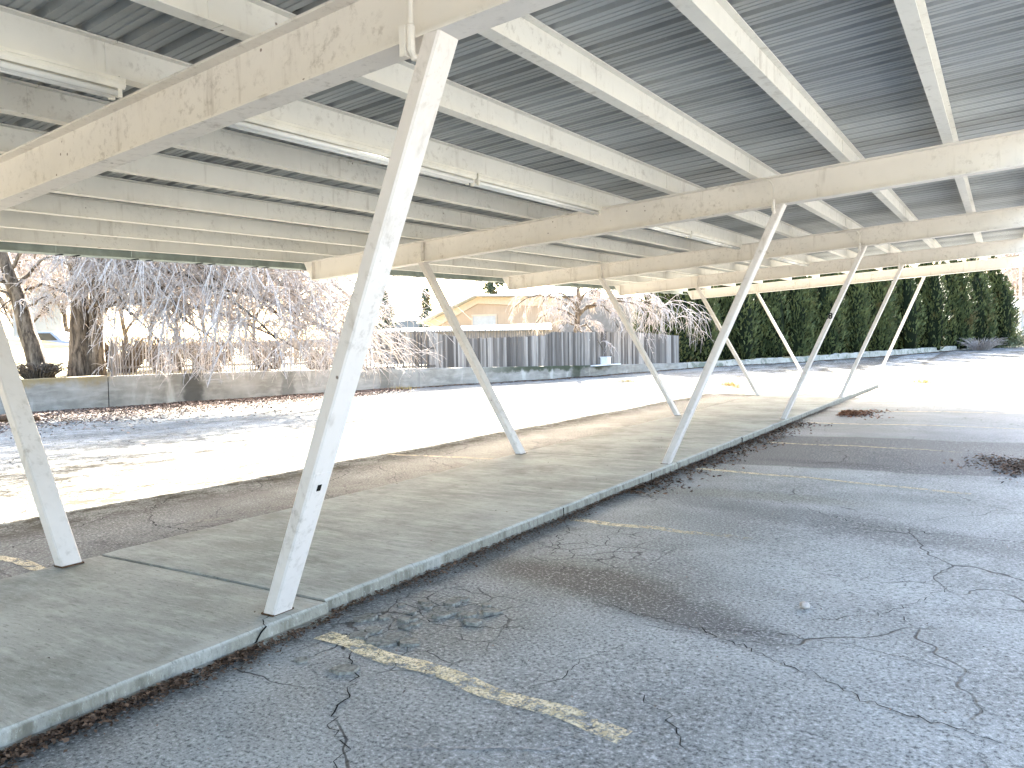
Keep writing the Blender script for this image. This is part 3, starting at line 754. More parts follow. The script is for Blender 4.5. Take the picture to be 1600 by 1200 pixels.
def boards(b, tones, path, s0, s1, hfun, w, gap, th, off, jit=.02, zoff=0.0):
    """upright boards along the wall path from arc length s0 to s1"""
    D = dense(path, .1); L = np.concatenate([[0], np.cumsum(np.linalg.norm(np.diff(D[:, :2], axis=0), axis=1))]); OP = offset_path(D, off)
    s = s0
    while s < s1:
        ww = w*rng.uniform(.85, 1.12); x0, y0 = np.interp(s, L, OP[:, 0]), np.interp(s, L, OP[:, 1]); x1, y1 = np.interp(s+ww, L, OP[:, 0]), np.interp(s+ww, L, OP[:, 1])
        z0 = np.interp(s, L, D[:, 2])+zoff; t = np.array([x1-x0, y1-y0]); t /= np.linalg.norm(t)+1e-9; nr = np.array([-t[1], t[0]])*th
        h = hfun(s)+rng.normal(0, jit); ln = rng.normal(0, .008)
        P = [(x0, y0, z0), (x1, y1, z0), (x1+nr[0], y1+nr[1], z0), (x0+nr[0], y0+nr[1], z0)]
        P += [(x0+t[0]*ln, y0+t[1]*ln, z0+h), (x1+t[0]*ln, y1+t[1]*ln, z0+h), (x1+nr[0]+t[0]*ln, y1+nr[1]+t[1]*ln, z0+h), (x0+nr[0]+t[0]*ln, y0+nr[1]+t[1]*ln, z0+h)]
        b.hexa(P); tones += [float(np.clip(rng.beta(.8, 1.1), 0, 1))]*6
        s += ww+gap*rng.uniform(.6, 1.5)
    return L[-1]
def rail(b, path, s0, s1, z, off, h=.09, th=.04):
    D = dense(path, .1); L = np.concatenate([[0], np.cumsum(np.linalg.norm(np.diff(D[:, :2], axis=0), axis=1))]); OP = offset_path(D, off); N = max(2, int((s1-s0)/1.2))
    S_ = np.linspace(s0, s1, N+1)
    for a, c in zip(S_[:-1], S_[1:]):
        P = []
        A = np.array([np.interp(a, L, OP[:, 0]), np.interp(a, L, OP[:, 1]), np.interp(a, L, D[:, 2])+z]); C_ = np.array([np.interp(c, L, OP[:, 0]), np.interp(c, L, OP[:, 1]), np.interp(c, L, D[:, 2])+z])
        t = (C_-A)/np.linalg.norm(C_-A); nr = np.array([-t[1], t[0], 0])*th
        b.hexa([A, C_, C_+nr, A+nr, A+(0, 0, h), C_+(0, 0, h), C_+nr+(0, 0, h), A+nr+(0, 0, h)])
def fence_posts(b, path, s0, s1, h, off, step=2.4, w=.09):
    D = dense(path, .1); L = np.concatenate([[0], np.cumsum(np.linalg.norm(np.diff(D[:, :2], axis=0), axis=1))]); OP = offset_path(D, off)
    for s in np.arange(s0, s1, step):
        x, y, z = np.interp(s, L, OP[:, 0]), np.interp(s, L, OP[:, 1]), np.interp(s, L, D[:, 2]); b.box((x-w/2, y-w/2, z-.3), (x+w/2, y+w/2, z+h))
# left: thin pale pickets with gaps
pA = path_between(13.6, 22.0)
fa = root('picket_fence', (*pA[0][:2], pA[0][2]), 'see-through fence of thin pale pickets under the drooping branches', 'fence')
b = MB(); tn = []; LA = boards(b, tn, pA, 0, 8.4, lambda s: 1.12-.02*s, .036, .046, .018, .10); bo = b.build('pickets', M_PICKET, fa); set_tone(bo, tn)
b = MB(); rail(b, pA, 0, 8.4, .2, .15, .06); rail(b, pA, 0, 8.4, .8, .15, .06); fence_posts(b, pA, .1, 8.5, .95, .26); o = b.build('fence_rail', M_FENCE, fa); set_tone(o, [.3]*len(o.data.polygons))
# right: weathered close boards, sagging top edge at its near end with a taller slat screen behind
pB = path_between(22.0, 41.5)
fb_ = root('board_fence', (*pB[0][:2], pB[0][2]), 'weathered grey board fence standing on the concrete wall', 'fence')
LB_ = 21.9
def hB(s):
    top = np.interp(s, [0, 3.0, 4.0, 5.4, 9.5, 10.2, 16, LB_], [1.42, 1.42, 1.25, 1.17, 1.36, 1.52, 1.62, 1.38]); return top
b = MB(); tn = []; boards(b, tn, pB, 3.0, LB_, hB, .105, .006, .022, .10, jit=.015); boards(b, tn, pB, 0.2, 3.0, hB, .08, .06, .022, .10, jit=.03)
bo = b.build('boards', M_FENCE, fb_); set_tone(bo, tn)
b = MB(); tn = []; boards(b, tn, pB, 3.0, 10.4, lambda s: 1.46+.01*s, .035, .11, .02, .17, jit=.01); bo = b.build('slat_screen', M_FENCE, fb_); set_tone(bo, [.2]*len(tn))
b = MB(); rail(b, pB, 0, LB_, .3, .30); rail(b, pB, 0, LB_, 1.0, .30); fence_posts(b, pB, .2, LB_, 1.4, .24); o = b.build('fence_rail', M_FENCE, fb_); set_tone(o, [.3]*len(o.data.polygons))
# pale cabinet standing on the wall in front of the boards
cx_, cy_ = float(wall_x(35.1)), 35.1; cz_ = float(wall_z(35.1))
mb = MB(); mb.box((cx_-.05, cy_-.02, cz_), (cx_+.30, cy_+.42, cz_+.36)); mb.box((cx_-.07, cy_-.04, cz_+.36), (cx_+.32, cy_+.44, cz_+.39)); mb.box((cx_+.30, cy_+.04, cz_+.05), (cx_+.312, cy_+.19, cz_+.32)); mb.box((cx_+.30, cy_+.21, cz_+.05), (cx_+.312, cy_+.36, cz_+.32))
mb.box((cx_+.04, cy_-1.3, cz_-.02), (cx_+.30, cy_+2.6, cz_+.028))
tag(mb.build('utility_cabinet', M_METALBOX, bevel=.006), 'small pale grey cabinet standing on the concrete wall by the fence', 'cabinet')

# ------------------------------------------------------------------ trees
def curve_pts(A, B, sag, n, wob, r):
    """a bent line from A to B, lifted in the middle by sag"""
    t = np.linspace(0, 1, n)[:, None]; P = A+(B-A)*t; P[:, 2] += (4*t*(1-t))[:, 0]*sag
    w = r.normal(0, wob, (n, 3)); w[0] = 0; w = np.cumsum(w, 0)*.5; w -= t*w[-1]*.5; return P+w
class TubeBatch:
    """many thin polylines with the same number of points, meshed together"""
    def __init__(s): s.g = {}
    def add(s, P, r0, r1, sides):
        s.g.setdefault((P.shape[0], sides), []).append((P, np.linspace(r0, r1, len(P))))
    def quads(s):
        out = []
        for (n, k), L in s.g.items():
            P = np.stack([q[0] for q in L]); R = np.stack([q[1] for q in L])
            T = np.gradient(P, axis=1); T /= np.linalg.norm(T, axis=2, keepdims=True)+1e-9
            ref = np.array([.31, .17, .93]); a = np.cross(T, ref); a /= np.linalg.norm(a, axis=2, keepdims=True)+1e-9; b_ = np.cross(T, a)
            th = np.arange(k)*2*math.pi/k
            V = P[:, :, None]+R[:, :, None, None]*(np.cos(th)[None, None, :, None]*a[:, :, None]+np.sin(th)[None, None, :, None]*b_[:, :, None])
            V2 = np.roll(V, -1, axis=2)
            Q = np.stack([V[:, :-1], V2[:, :-1], V2[:, 1:], V[:, 1:]], axis=3)
            out.append(Q.reshape(-1, 4, 3))
        return np.concatenate(out)
def weeping_tree(name, base, trunk_top, trunk_r, limbs, label, seed, n_sec=9, n_twig=16, droop=1.0, mat_t=M_TWIG, twig_r=.010, zmin=.25, extra=None, group=None, twig_len=1.0):
    """limbs: (start height fraction, end point offset, lift, radius)"""
    r = np.random.default_rng(seed); base = np.asarray(base, float); top = base+np.asarray(trunk_top, float)
    t = root(name, tuple(base), label, 'tree', group)
    tb = TubeBatch(); n = 12
    P = curve_pts(base-np.array([0, 0, .35]), top, 0, n, .05, r); rr = trunk_r*(np.linspace(1.15, .55, n)); rr[0] *= 1.35; rr[1] *= 1.1
    mb = MB(); mb.tube(P, rr, 14)
    if extra: extra(mb, base)
    LP = []
    for hf, off, lift, rad in limbs:
        k = hf*(n-1); i = min(int(k), n-2); A = P[i]+(P[i+1]-P[i])*(k-i)
        Lp = curve_pts(A, A+np.asarray(off, float), lift, 12, .09, r); LP.append((Lp, rad)); mb.tube(Lp, np.linspace(rad, rad*.3, 12), 8)
    mb.build('trunk', M_BARK, t, smooth=True)
    for Lp, rad in LP:
        span = np.linalg.norm(Lp[-1]-Lp[0])
        for _ in range(int(n_sec*max(1, span/2))):
            f = r.uniform(.12, 1); k = f*(len(Lp)-1); i = min(int(k), len(Lp)-2); A = Lp[i]+(Lp[i+1]-Lp[i])*(k-i)
            d = Lp[i+1]-Lp[i]; d /= np.linalg.norm(d); side = r.normal(0, 1, 3); side[2] = abs(side[2])*.4; side -= d*(side@d); side /= np.linalg.norm(side)
            ln = span*r.uniform(.22, .5)*twig_len; dv = (d*r.uniform(.3, .9)+side*.8); dv /= np.linalg.norm(dv)
            E = A+dv*ln+np.array([0, 0, -droop*ln*r.uniform(.1, .5)])
            if E[2] < zmin: E[2] = zmin+r.uniform(0, .5)
            Q = curve_pts(A, E, ln*.22, 9, .03, r); tb.add(Q, rad*.30, twig_r*1.3, 5)
            for _ in range(n_twig):
                f2 = r.uniform(.1, 1); k2 = f2*8; j = min(int(k2), 7); A2 = Q[j]+(Q[j+1]-Q[j])*(k2-j); d2 = Q[j+1]-Q[j]; d2 /= np.linalg.norm(d2)
                s2 = r.normal(0, 1, 3); s2 /= np.linalg.norm(s2); l2 = ln*r.uniform(.25, .65)
                dv2 = d2*.7+s2*.65; dv2[2] -= .30*droop; dv2 /= np.linalg.norm(dv2); E2 = A2+dv2*l2+np.array([0, 0, -droop*l2*r.uniform(.0, .55)])
                if E2[2] < zmin: E2[2] = zmin+r.uniform(0, .6)
                Q2 = curve_pts(A2, E2, l2*.16*droop, 7, .02, r); tb.add(Q2, twig_r, twig_r*.45, 3)
                for _ in range(2):
                    j = r.integers(1, 6); A3 = Q2[j]; s3 = r.normal(0, 1, 3); s3 /= np.linalg.norm(s3); d3 = Q2[j+1]-Q2[j]; d3 /= np.linalg.norm(d3)
                    l3 = l2*r.uniform(.2, .5); dv3 = d3*.7+s3*.7; dv3 /= np.linalg.norm(dv3); E3 = A3+dv3*l3+np.array([0, 0, -droop*l3*.25])
                    Q3 = curve_pts(A3, E3, l3*.1, 5, .012, r); tb.add(Q3, twig_r*.7, twig_r*.35, 3)
    quads_obj('crown', tb.quads(), mat_t, parent=t)
    return t
CR = np.array([cr[0], cr[1]]); CR /= np.linalg.norm(CR); CF = np.array([cf[0], cf[1]]); CF /= np.linalg.norm(CF)
def side(right, toward, up):     # offset: along the picture plane, towards the viewer, up
    v = CR*right-CF*toward; return (v[0], v[1], up)
def on_bank(px, rng_, dz=0):     # plan point seen at picture column px, rng_ metres away
    d = cf*1.0+cr*(px-800)/FOCAL_PX; d = d[:2]/np.linalg.norm(d[:2]); return CAM[:2]+d*rng_
x, y = on_bank(128, 26.7)
z = float(bank_z(np.array(x), np.array(y)))
def twin(mb, base):     # second stem fused to the thick trunk
    P = [base+np.array(side(.42, .02, zz))+np.array(side(.06*zz, 0, 0)) for zz in (-.4, .6, 1.3, 2.0, 2.8, 3.6)]; mb.tube(P, [.34, .24, .2, .2, .18, .12], 10)
weeping_tree('weeping_tree', (x, y, z), side(.05, .1, 4.4), .30,
             [(.62, side(6.0, .6, -1.0), 1.2, .16), (.70, side(5.2, 2.0, -.9), 1.1, .13), (.60, side(4.0, 2.6, -1.0), 1.0, .11), (.66, side(7.4, 1.0, -1.5), 1.5, .14), (.80, side(3.0, 1.2, 1.0), .3, .12), (.9, side(-1.0, .8, 2.0), .2, .10),
              (.55, side(2.4, 2.4, -.5), .7, .09), (.52, side(-1.6, 1.2, -.2), .6, .06), (.72, side(8.2, .4, -1.2), 1.7, .13), (.85, side(6.6, 1.4, .6), 1.0, .11), (.58, side(3.0, .5, -.6), .8, .09), (.62, side(6.4, 2.6, -1.6), 1.2, .10), (.50, side(1.4, 1.5, -.2), .5, .06), (.9, side(8.0, 1.8, .2), 1.2, .10), (.46, side(4.6, 1.6, -1.0), .7, .07), (.44, side(6.8, 1.3, -1.3), .9, .08), (.48, side(3.0, 1.9, -.9), .6, .06), (.5, side(8.4, 1.2, -1.4), 1.2, .09)],
             'thick dark trunked bare tree with pale branches drooping over the wall', 11, n_sec=8, n_twig=15, droop=.6, extra=twin, zmin=.75, twig_r=.011)
x, y = on_bank(72, 26.0); z = float(bank_z(np.array(x), np.array(y)))
weeping_tree('leaning_tree', (x, y, z), side(-1.25, .1, 4.4), .24, [(.55, side(-1.8, .6, 1.2), .3, .08), (.7, side(1.6, .4, 1.6), .2, .06), (.92, side(-.6, .5, 2.0), .2, .1), (.45, side(1.1, .8, .5), .2, .04), (.8, side(-1.2, -1, 1.5), .2, .06), (.6, side(2.2, .3, .2), .5, .05), (.5, side(-1.6, .6, .2), .4, .05)],
             'slender bare tree leaning left above the stained wall', 12, n_sec=8, n_twig=9, droop=.7, twig_r=.010)
x, y = on_bank(899, 39.6); z = float(bank_z(np.array(x), np.array(y)))
weeping_tree('weeping_tree', (x, y, z), side(.1, .1, 3.8), .17,
             [(.62, side(-2.4, .9, -.5), .8, .07), (.66, side(1.9, 1.0, -.6), .8, .07), (.75, side(-1.8, 1.2, .1), .7, .06), (.8, side(1.4, 1.0, .3), .6, .06), (.5, side(1.3, 1.3, -.9), .6, .05), (.5, side(-1.2, 1.3, -.8), .6, .05), (.9, side(.2, .6, .6), .3, .06), (.68, side(3.6, .8, -.3), .9, .08),
              (.72, side(4.6, .9, -.4), 1.0, .07), (.7, side(-3.0, .8, .3), .7, .06), (.45, side(.5, 1.5, -.6), .5, .05)],
             'bare weeping tree whose pale twigs hang over the board fence', 13, n_sec=7, n_twig=13, droop=1.2, twig_r=.013)
# bare trees standing on the slope farther back
far = [(-40, 44, 7.0), (45, 50, 8.0), (165, 43, 7.0), (235, 47, 8.0), (325, 46, 8.0), (400, 52, 8.5), (462, 50, 7.6), (110, 60, 10.0), (280, 58, 10.0), (360, 60, 10.5), (200, 66, 12.0), (30, 68, 12.0)]
proto = None
flabels = ['bare tree on the slope left of the leaning trunk', 'bare tree on the slope behind the leaning trunk', 'bare tree on the slope just behind the thick trunk', 'bare tree behind the near end of the picket fence',
           'bare tree behind the middle of the picket fence', 'taller bare tree behind the picket fence', 'bare tree behind the far end of the picket fence', 'tall bare tree farthest up the grassy slope', 'tall bare tree far behind the picket fence', 'tall bare tree far behind the right half of the picket fence', 'tall bare tree farthest behind the thick trunk', 'tall bare tree farthest behind the white house']
def copy_tree(o, parent=None):
    c = o.copy(); COL.objects.link(c)
    if parent is not None: c.parent = parent
    for ch in list(o.children): copy_tree(ch, c)
    return c
for k, (px, rg, h) in enumerate(far):
    x, y = on_bank(px, rg); z = float(bank_z(np.array(x), np.array(y)))
    if proto is None:
        proto = weeping_tree('bare_tree', (x, y, z), (.1, .2, 3.0), .085, [(.5, (1.8, .6, 2.0), .3, .07), (.6, (-1.7, .5, 2.1), .3, .07), (.8, (.5, -1.6, 2.4), .3, .07), (.95, (.3, .4, 3.2), 0, .08), (.7, (-.9, -1.3, 2.2), .2, .06), (.4, (1.2, -1.2, 1.4), .3, .05), (.9, (-.9, .9, 2.8), .1, .06)],
                             flabels[0], 21, n_sec=11, n_twig=12, droop=.35, mat_t=M_TWIG_FAR, twig_r=.016, zmin=z+.3, group='bare trees on the slope behind the wall'); o = proto
    else:
        o = copy_tree(proto); o.location = (x, y, z); o['label'] = flabels[k]
    s = h/6.0; o.scale = (s, s, s); o.rotation_euler = (0, 0, k*2.1)

# arborvitae hedge: a row of tall evergreens told apart by height and colour
def arborvitae_mesh(seed, H, R):
    r = np.random.default_rng(seed); N = 9000
    # lumpy flame-shaped column: side leaders each with their own tip
    nl = 13; leaders = []
    for k in range(nl):
        a = r.uniform(0, 6.28); rr = R*r.uniform(.25, .72) if k else 0; leaders.append((rr*math.cos(a), rr*math.sin(a), H*(r.uniform(.45, .9) if k else 1.0), R*r.uniform(.38, .6)))
    Q = []
    for lx, ly, lh, lr in leaders:
        m = int(N/nl*(lh/H+.3)); t = r.random(m)**.85; a = r.uniform(0, 6.28, m)
        shape = np.sin(np.pi*np.clip(t*.86+.14, 0, 1))**.75*lr; rad = shape*(.78+.26*r.random(m))*(1+.18*np.sin(5*a+t*9))
        bend = t**1.5
        P = np.stack([lx*(1.0-.25*bend)+rad*np.cos(a), ly*(1.0-.25*bend)+rad*np.sin(a), .15+t*lh], 1)
        out = np.stack([np.cos(a), np.sin(a), np.zeros(m)], 1); upv = np.stack([out[:, 0]*.45, out[:, 1]*.45, np.full(m, 1.)], 1)+r.normal(0, .28, (m, 3)); upv /= np.linalg.norm(upv, axis=1)[:, None]
        tn = np.cross(upv, out+r.normal(0, .5, (m, 3))); tn /= np.linalg.norm(tn, axis=1)[:, None]+1e-9
        L = r.uniform(.13, .30, m)[:, None]; Wd = r.uniform(.05, .11, m)[:, None]
        Q.append(np.stack([P-tn*Wd*.35, P+tn*Wd*.35, P+upv*L*.6+tn*Wd*.55+out*.05, P+upv*L-tn*Wd*.2+out*.03], 1))
    return np.concatenate(Q), leaders
HED = [(1040, 44.6, 5.9, 1.45), (1092, 46.0, 6.5, 1.35), (1142, 48.2, 7.0, 1.4), (1192, 50.2, 7.0, 1.4), (1238, 52.5, 7.3, 1.45), (1283, 54.8, 7.4, 1.5), (1325, 57.5, 7.8, 1.5), (1365, 60.5, 7.8, 1.55), (1405, 63.5, 8.0, 1.6), (1442, 66.5, 8.0, 1.65), (1480, 69.5, 8.0, 1.65), (1516, 72.5, 7.9, 1.6), (1548, 75.5, 7.3, 1.6)]
HLAB = ['dark evergreen of the hedge touching the fence end and weeping twigs', 'evergreen of the hedge behind the fourth left post', 'evergreen of the hedge between the fourth and fifth left posts', 'evergreen of the hedge behind the fifth left post',
        'evergreen of the hedge just left of the numbered post', 'evergreen of the hedge behind the numbered post', 'evergreen of the hedge between the numbered post and the next', 'evergreen of the hedge behind the fourth right post', 'evergreen of the hedge behind the last right post',
        'evergreen of the hedge just right of the last post', 'fourth evergreen from the open end of the hedge', 'brownish evergreen next but one to the open end of the hedge', 'evergreen at the open end of the hedge beside the sky']
protos = {}
for k, (px, rg, H, R) in enumerate(HED):
    v = k % 3; x, y = on_bank(px, rg+1.9); z = float(np.interp(y, WP[:, 1], WP[:, 2]))-.35
    if v not in protos:
        t = root('evergreen_tree', (x, y, z), HLAB[k], 'evergreen', 'evergreens in the hedge row'); Q, ld_ = arborvitae_mesh(31+v, 6.5, 1.5)
        fo_ = quads_obj('crown', Q+np.array([x, y, z]), M_HEDGE, parent=t)
        mb = MB()
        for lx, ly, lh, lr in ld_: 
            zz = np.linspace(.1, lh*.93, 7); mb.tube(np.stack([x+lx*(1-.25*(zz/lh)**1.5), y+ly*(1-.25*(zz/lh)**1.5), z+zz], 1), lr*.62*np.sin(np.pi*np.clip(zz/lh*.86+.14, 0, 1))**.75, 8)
        mb.build('inner_core', M_CORE, t, smooth=True)  # near-black solid core filling the crown behind the leaf tufts
        tr = MB(); tr.tube([(x, y, z-.5), (x, y, z+1.2)], [.16, .12], 8); tr.build('trunk', M_BARK, t); protos[v] = t; o = t
    else:
        o = copy_tree(protos[v]); o.location = (x, y, z); o['label'] = HLAB[k]
    o.scale = (R/1.36, R/1.36, H/6.5); o.rotation_euler = (0, 0, k*1.3)

# spruces far behind the fence
def spruce(px, rg, H, R, zb, label, seed, group='spruces beyond the fence'):
    r = np.random.default_rng(seed); x, y = on_bank(px, rg); t = root('spruce_tree', (x, y, zb), label, 'conifer', group)
    tr = MB(); tr.tube([(x, y, zb-.3), (x, y, zb+H)], [.22, .03], 8); tr.build('trunk', M_BARK, t); Q = []
    for zf in np.linspace(.08, .99, int(H*3.2)):
        nb = r.integers(5, 9); L0 = R*(1-zf)**.85*r.uniform(.6, 1.1)+.12
        for a in r.uniform(0, 6.28, nb):
            L = L0*r.uniform(.7, 1.15); d = np.array([math.cos(a), math.sin(a), 0])
            for s in np.linspace(.15, 1, max(3, int(L/.22))):
                m = 4
                for _ in range(m):
                    P = np.array([x, y, zb+zf*H])+d*L*s+np.array([0, 0, -.38*L*s*s])+r.normal(0, .07, 3); u_ = d*.5+np.array([0, 0, -.5])+r.normal(0, .4, 3); u_ /= np.linalg.norm(u_)
                    w_ = np.cross(u_, r.normal(0, 1, 3)); w_ /= np.linalg.norm(w_); l = .34*r.uniform(.6, 1.2)
                    Q.append([P-w_*.05, P+w_*.05, P+u_*l+w_*.06, P+u_*l-w_*.06])
    quads_obj('crown', np.array(Q), M_SPRUCE, parent=t)
spruce(606, 78, 6.6, 1.75, .3, 'spruce standing left of the peach gable beyond the fence', 41)
spruce(668, 84, 7.2, 1.15, .2, 'narrow spruce at the low corner of the peach roof', 42)
spruce(772, 96, 14.0, 3.2, .2, 'big spruce rising behind the peach roof ridge', 43)

# ------------------------------------------------------------------ buildings
def P3(px, py, rg):      # point on the sight line of picture pixel at plan range rg
    d = cf+cr*(px-800)/FOCAL_PX-cu*(py-600)/FOCAL_PX; return CAM+d*(rg/math.hypot(d[0], d[1]))
def slab_between(b, pts, depth_v, mi=0):   # polygon extruded by a vector
    pts = [np.asarray(q) for q in pts]; n = len(pts); b.add(pts+[q+depth_v for q in pts], [tuple(range(n)), tuple(range(2*n-1, n-1, -1))]+[(i, n+i, n+(i+1) % n, (i+1) % n) for i in range(n)], mi)
# peach house: its gable wall lies along G0-G1 in plan
G0 = P3(668, 500, 66.0); G1 = P3(880, 500, 62.0); gd = (G1-G0)[:2]; GL = np.linalg.norm(gd); gd /= GL; gn = np.array([-gd[1], gd[0]])
if gn@CF < 0: gn = -gn
def G(s, z, d=0.0): return np.array([G0[0]+gd[0]*s+gn[0]*d, G0[1]+gd[1]*s+gn[1]*d, z])
def gable_pix(px, py):   # (s, z) on the gable plane under a picture pixel
    d = cf+cr*(px-800)/FOCAL_PX-cu*(py-600)/FOCAL_PX; n3 = np.array([gn[0], gn[1], 0]); t = (n3@(G0-CAM))/(n3@d); P = CAM+d*t; return float((P-G0)[:2]@gd), float(P[2])
house = root('peach_house', tuple(G(GL/2, .2)), 'peach boarded house with a shallow gable behind the board fence', 'house')
se, ze = gable_pix(668, 503); sa, za = gable_pix(747, 466); sr, zr = gable_pix(884, 466)
mb = MB(); slab_between(mb, [G(se+.3, .2), G(sr, .2), G(sr, zr-.1), G(sa, za-.1), G(se+.3, ze-.1)], np.array([gn[0]*12, gn[1]*12, 0])); mb.build('wall', M_SIDING, house)
# roof slopes with overhang, fascia boards in front
mb = MB(); dv = np.array([gn[0]*13.2, gn[1]*13.2, 0]); o0 = -1.0
slab_between(mb, [G(se-.5, ze-.16, o0), G(sa, za+.12, o0), G(sa, za+.27, o0), G(se-.5, ze-.02, o0)], dv)
slab_between(mb, [G(sa, za+.12, o0), G(sr+1.2, zr+.10, o0), G(sr+1.2, zr+.25, o0), G(sa, za+.27, o0)], dv); roofo = mb.build('roof', M_ROOFW, house)
mb = MB(); s2, z2 = gable_pix(747, 474); s3, z3 = gable_pix(884, 480); dv = np.array([gn[0]*.06, gn[1]*.06, 0])
slab_between(mb, [G(se+.6, ze-.55, -.13), G(sa, z2-.02, -.13), G(sa, za+.10, -.13), G(se-.3, ze-.15, -.13)], dv); slab_between(mb, [G(sa, z2-.02, -.13), G(sr, z3, -.13), G(sr, zr+.08, -.13), G(sa, za+.10, -.13)], dv); mb.build('fascia', M_TRIM, house)
w0, wz1 = gable_pix(739, 494); w1, wz0 = gable_pix(775, 506)
mb = MB(); mb.add([G(w0, wz0-.6, -.03), G(w1, wz0-.6, -.03), G(w1, wz1, -.03), G(w0, wz1, -.03), G(w0, wz0-.6, .02), G(w1, wz0-.6, .02), G(w1, wz1, .02), G(w0, wz1, .02)], [(0, 1, 2, 3), (0, 4, 5, 1), (1, 5, 6, 2), (2, 6, 7, 3), (3, 7, 4, 0)])
wn = mb.build('window', plain('closed_white_blind', (.34, .335, .32), .6, var=.04, scale=3), house)
mb = MB()
for a, c, e, f in ((w0-.1, w0, wz0-.6, wz1+.12), (w1, w1+.1, wz0-.6, wz1+.12), (w0, w1, wz1, wz1+.12)): slab_between(mb, [G(a, e, -.08), G(c, e, -.08), G(c, f, -.08), G(a, f, -.08)], np.array([gn[0]*.1, gn[1]*.1, 0]))
mb.build('frame', M_TRIM, wn)
# grey wing to the right with a dark window
mb = MB(); s4, _ = gable_pix(990, 470); slab_between(mb, [G(sr, .2, -1.5), G(s4, .2, -1.5), G(s4, zr-.2, -1.5), G(sr, zr-.1, -1.5)], np.array([gn[0]*10, gn[1]*10, 0])); mb.build('side_wing', M_GREYWALL, house)
wa_, wb_ = gable_pix(927, 456), gable_pix(946, 466)
mb = MB(); slab_between(mb, [G(wa_[0], wb_[1], -1.53), G(wb_[0], wb_[1], -1.53), G(wb_[0], wa_[1], -1.53), G(wa_[0], wa_[1], -1.53)], np.array([gn[0]*.05, gn[1]*.05, 0])); mb.build('window', M_WIN, house)
# low shed with a white roof between the fence and the house
A = P3(583, 516, 47.0); Bq = P3(862, 516, 46.0); d2 = (Bq-A)[:2]; d2 /= np.linalg.norm(d2); n2 = np.array([-d2[1], d2[0]]); n2 = n2 if n2@CF > 0 else -n2
zt0 = P3(700, 518, 46.5)[2]; zl, zr_ = P3(592, 514, 52.5)[2], P3(862, 505, 51.5)[2]; zt1 = min(zl, zr_)
shed = root('white_roofed_shed', (A[0], A[1], .3), 'long low shed with a bright white roof behind the board fence', 'shed')
mb = MB(); q = lambda P, z, d: np.array([P[0]+n2[0]*d, P[1]+n2[1]*d, z])
mb.hexa([q(A, zt0, -.3), q(Bq, zt0, -.3), q(Bq, zr_-.1, 5.3), q(A, zl-.1, 5.3), q(A, zt0+.1, -.3), q(Bq, zt0+.1, -.3), q(Bq, zr_, 5.3), q(A, zl, 5.3)]); mb.build('roof', M_ROOFW, shed)
mb = MB(); mb.hexa([q(A, .2, 0), q(Bq, .2, 0), q(Bq, .2, 5), q(A, .2, 5), q(A, zt0-.02, 0), q(Bq, zt0-.02, 0), q(Bq, zt1-.15, 5), q(A, zt1-.15, 5)]); mb.build('wall', M_GREYWALL, shed)
# pale house beyond the open end of the hedge
def far_house(px0, px1, pyt, pyb, rg, name, label, mat, roof=True, win=None):
    A, Bq = P3(px0, pyb, rg), P3(px1, pyb, rg); zt = P3(px0, pyt, rg)[2]; zb = P3(px0, pyb, rg)[2]-1.2
    d2 = (Bq-A)[:2]; ln = np.linalg.norm(d2); d2 /= ln; n2 = np.array([-d2[1], d2[0]]); n2 = n2 if n2@CF > 0 else -n2
    q = lambda s, z, d: np.array([A[0]+d2[0]*s+n2[0]*d, A[1]+d2[1]*s+n2[1]*d, z])
    t = root(name, tuple(q(ln/2, zb, 0)), label, 'house'); mb = MB(); D = max(6., ln*.7)
    mb.hexa([q(0, zb, 0), q(ln, zb, 0), q(ln, zb, D), q(0, zb, D), q(0, zt, 0), q(ln, zt, 0), q(ln, zt, D), q(0, zt, D)]); mb.build('wall', mat, t)
    if roof:
        mb = MB(); e = .5; slab_between(mb, [q(-e, zt+.004, -e), q(-e, zt+.2, -e), q(-e, zt+1.8, D/2), q(-e, zt+.2, D+e), q(-e, zt+.004, D+e)], np.array([d2[0]*(ln+2*e), d2[1]*(ln+2*e), 0])); mb.build('roof', M_ROOFW, t)
    if win:
        for (u0, u1, v0, v1) in win:
            mb = MB(); z0, z1 = zb+(zt-zb)*v0, zb+(zt-zb)*v1; slab_between(mb, [q(ln*u0, z0, -.03), q(ln*u1, z0, -.03), q(ln*u1, z1, -.03), q(ln*u0, z1, -.03)], np.array([n2[0]*.06, n2[1]*.06, 0])); mb.build('window', M_WIN, t)
far_house(1576, 1680, 486, 512, 110, 'pale_house', 'pale blue house beyond the open end of the hedge', M_PALE, win=[(.10, .19, .45, .85), (.5, .6, .45, .85)])
far_house(20, 96, 452, 500, 66, 'white_house', 'white house on the slope seen between the leaning and thick trunks', M_PALE, win=[(.2, .32, .5, .8), (.62, .75, .5, .8)])
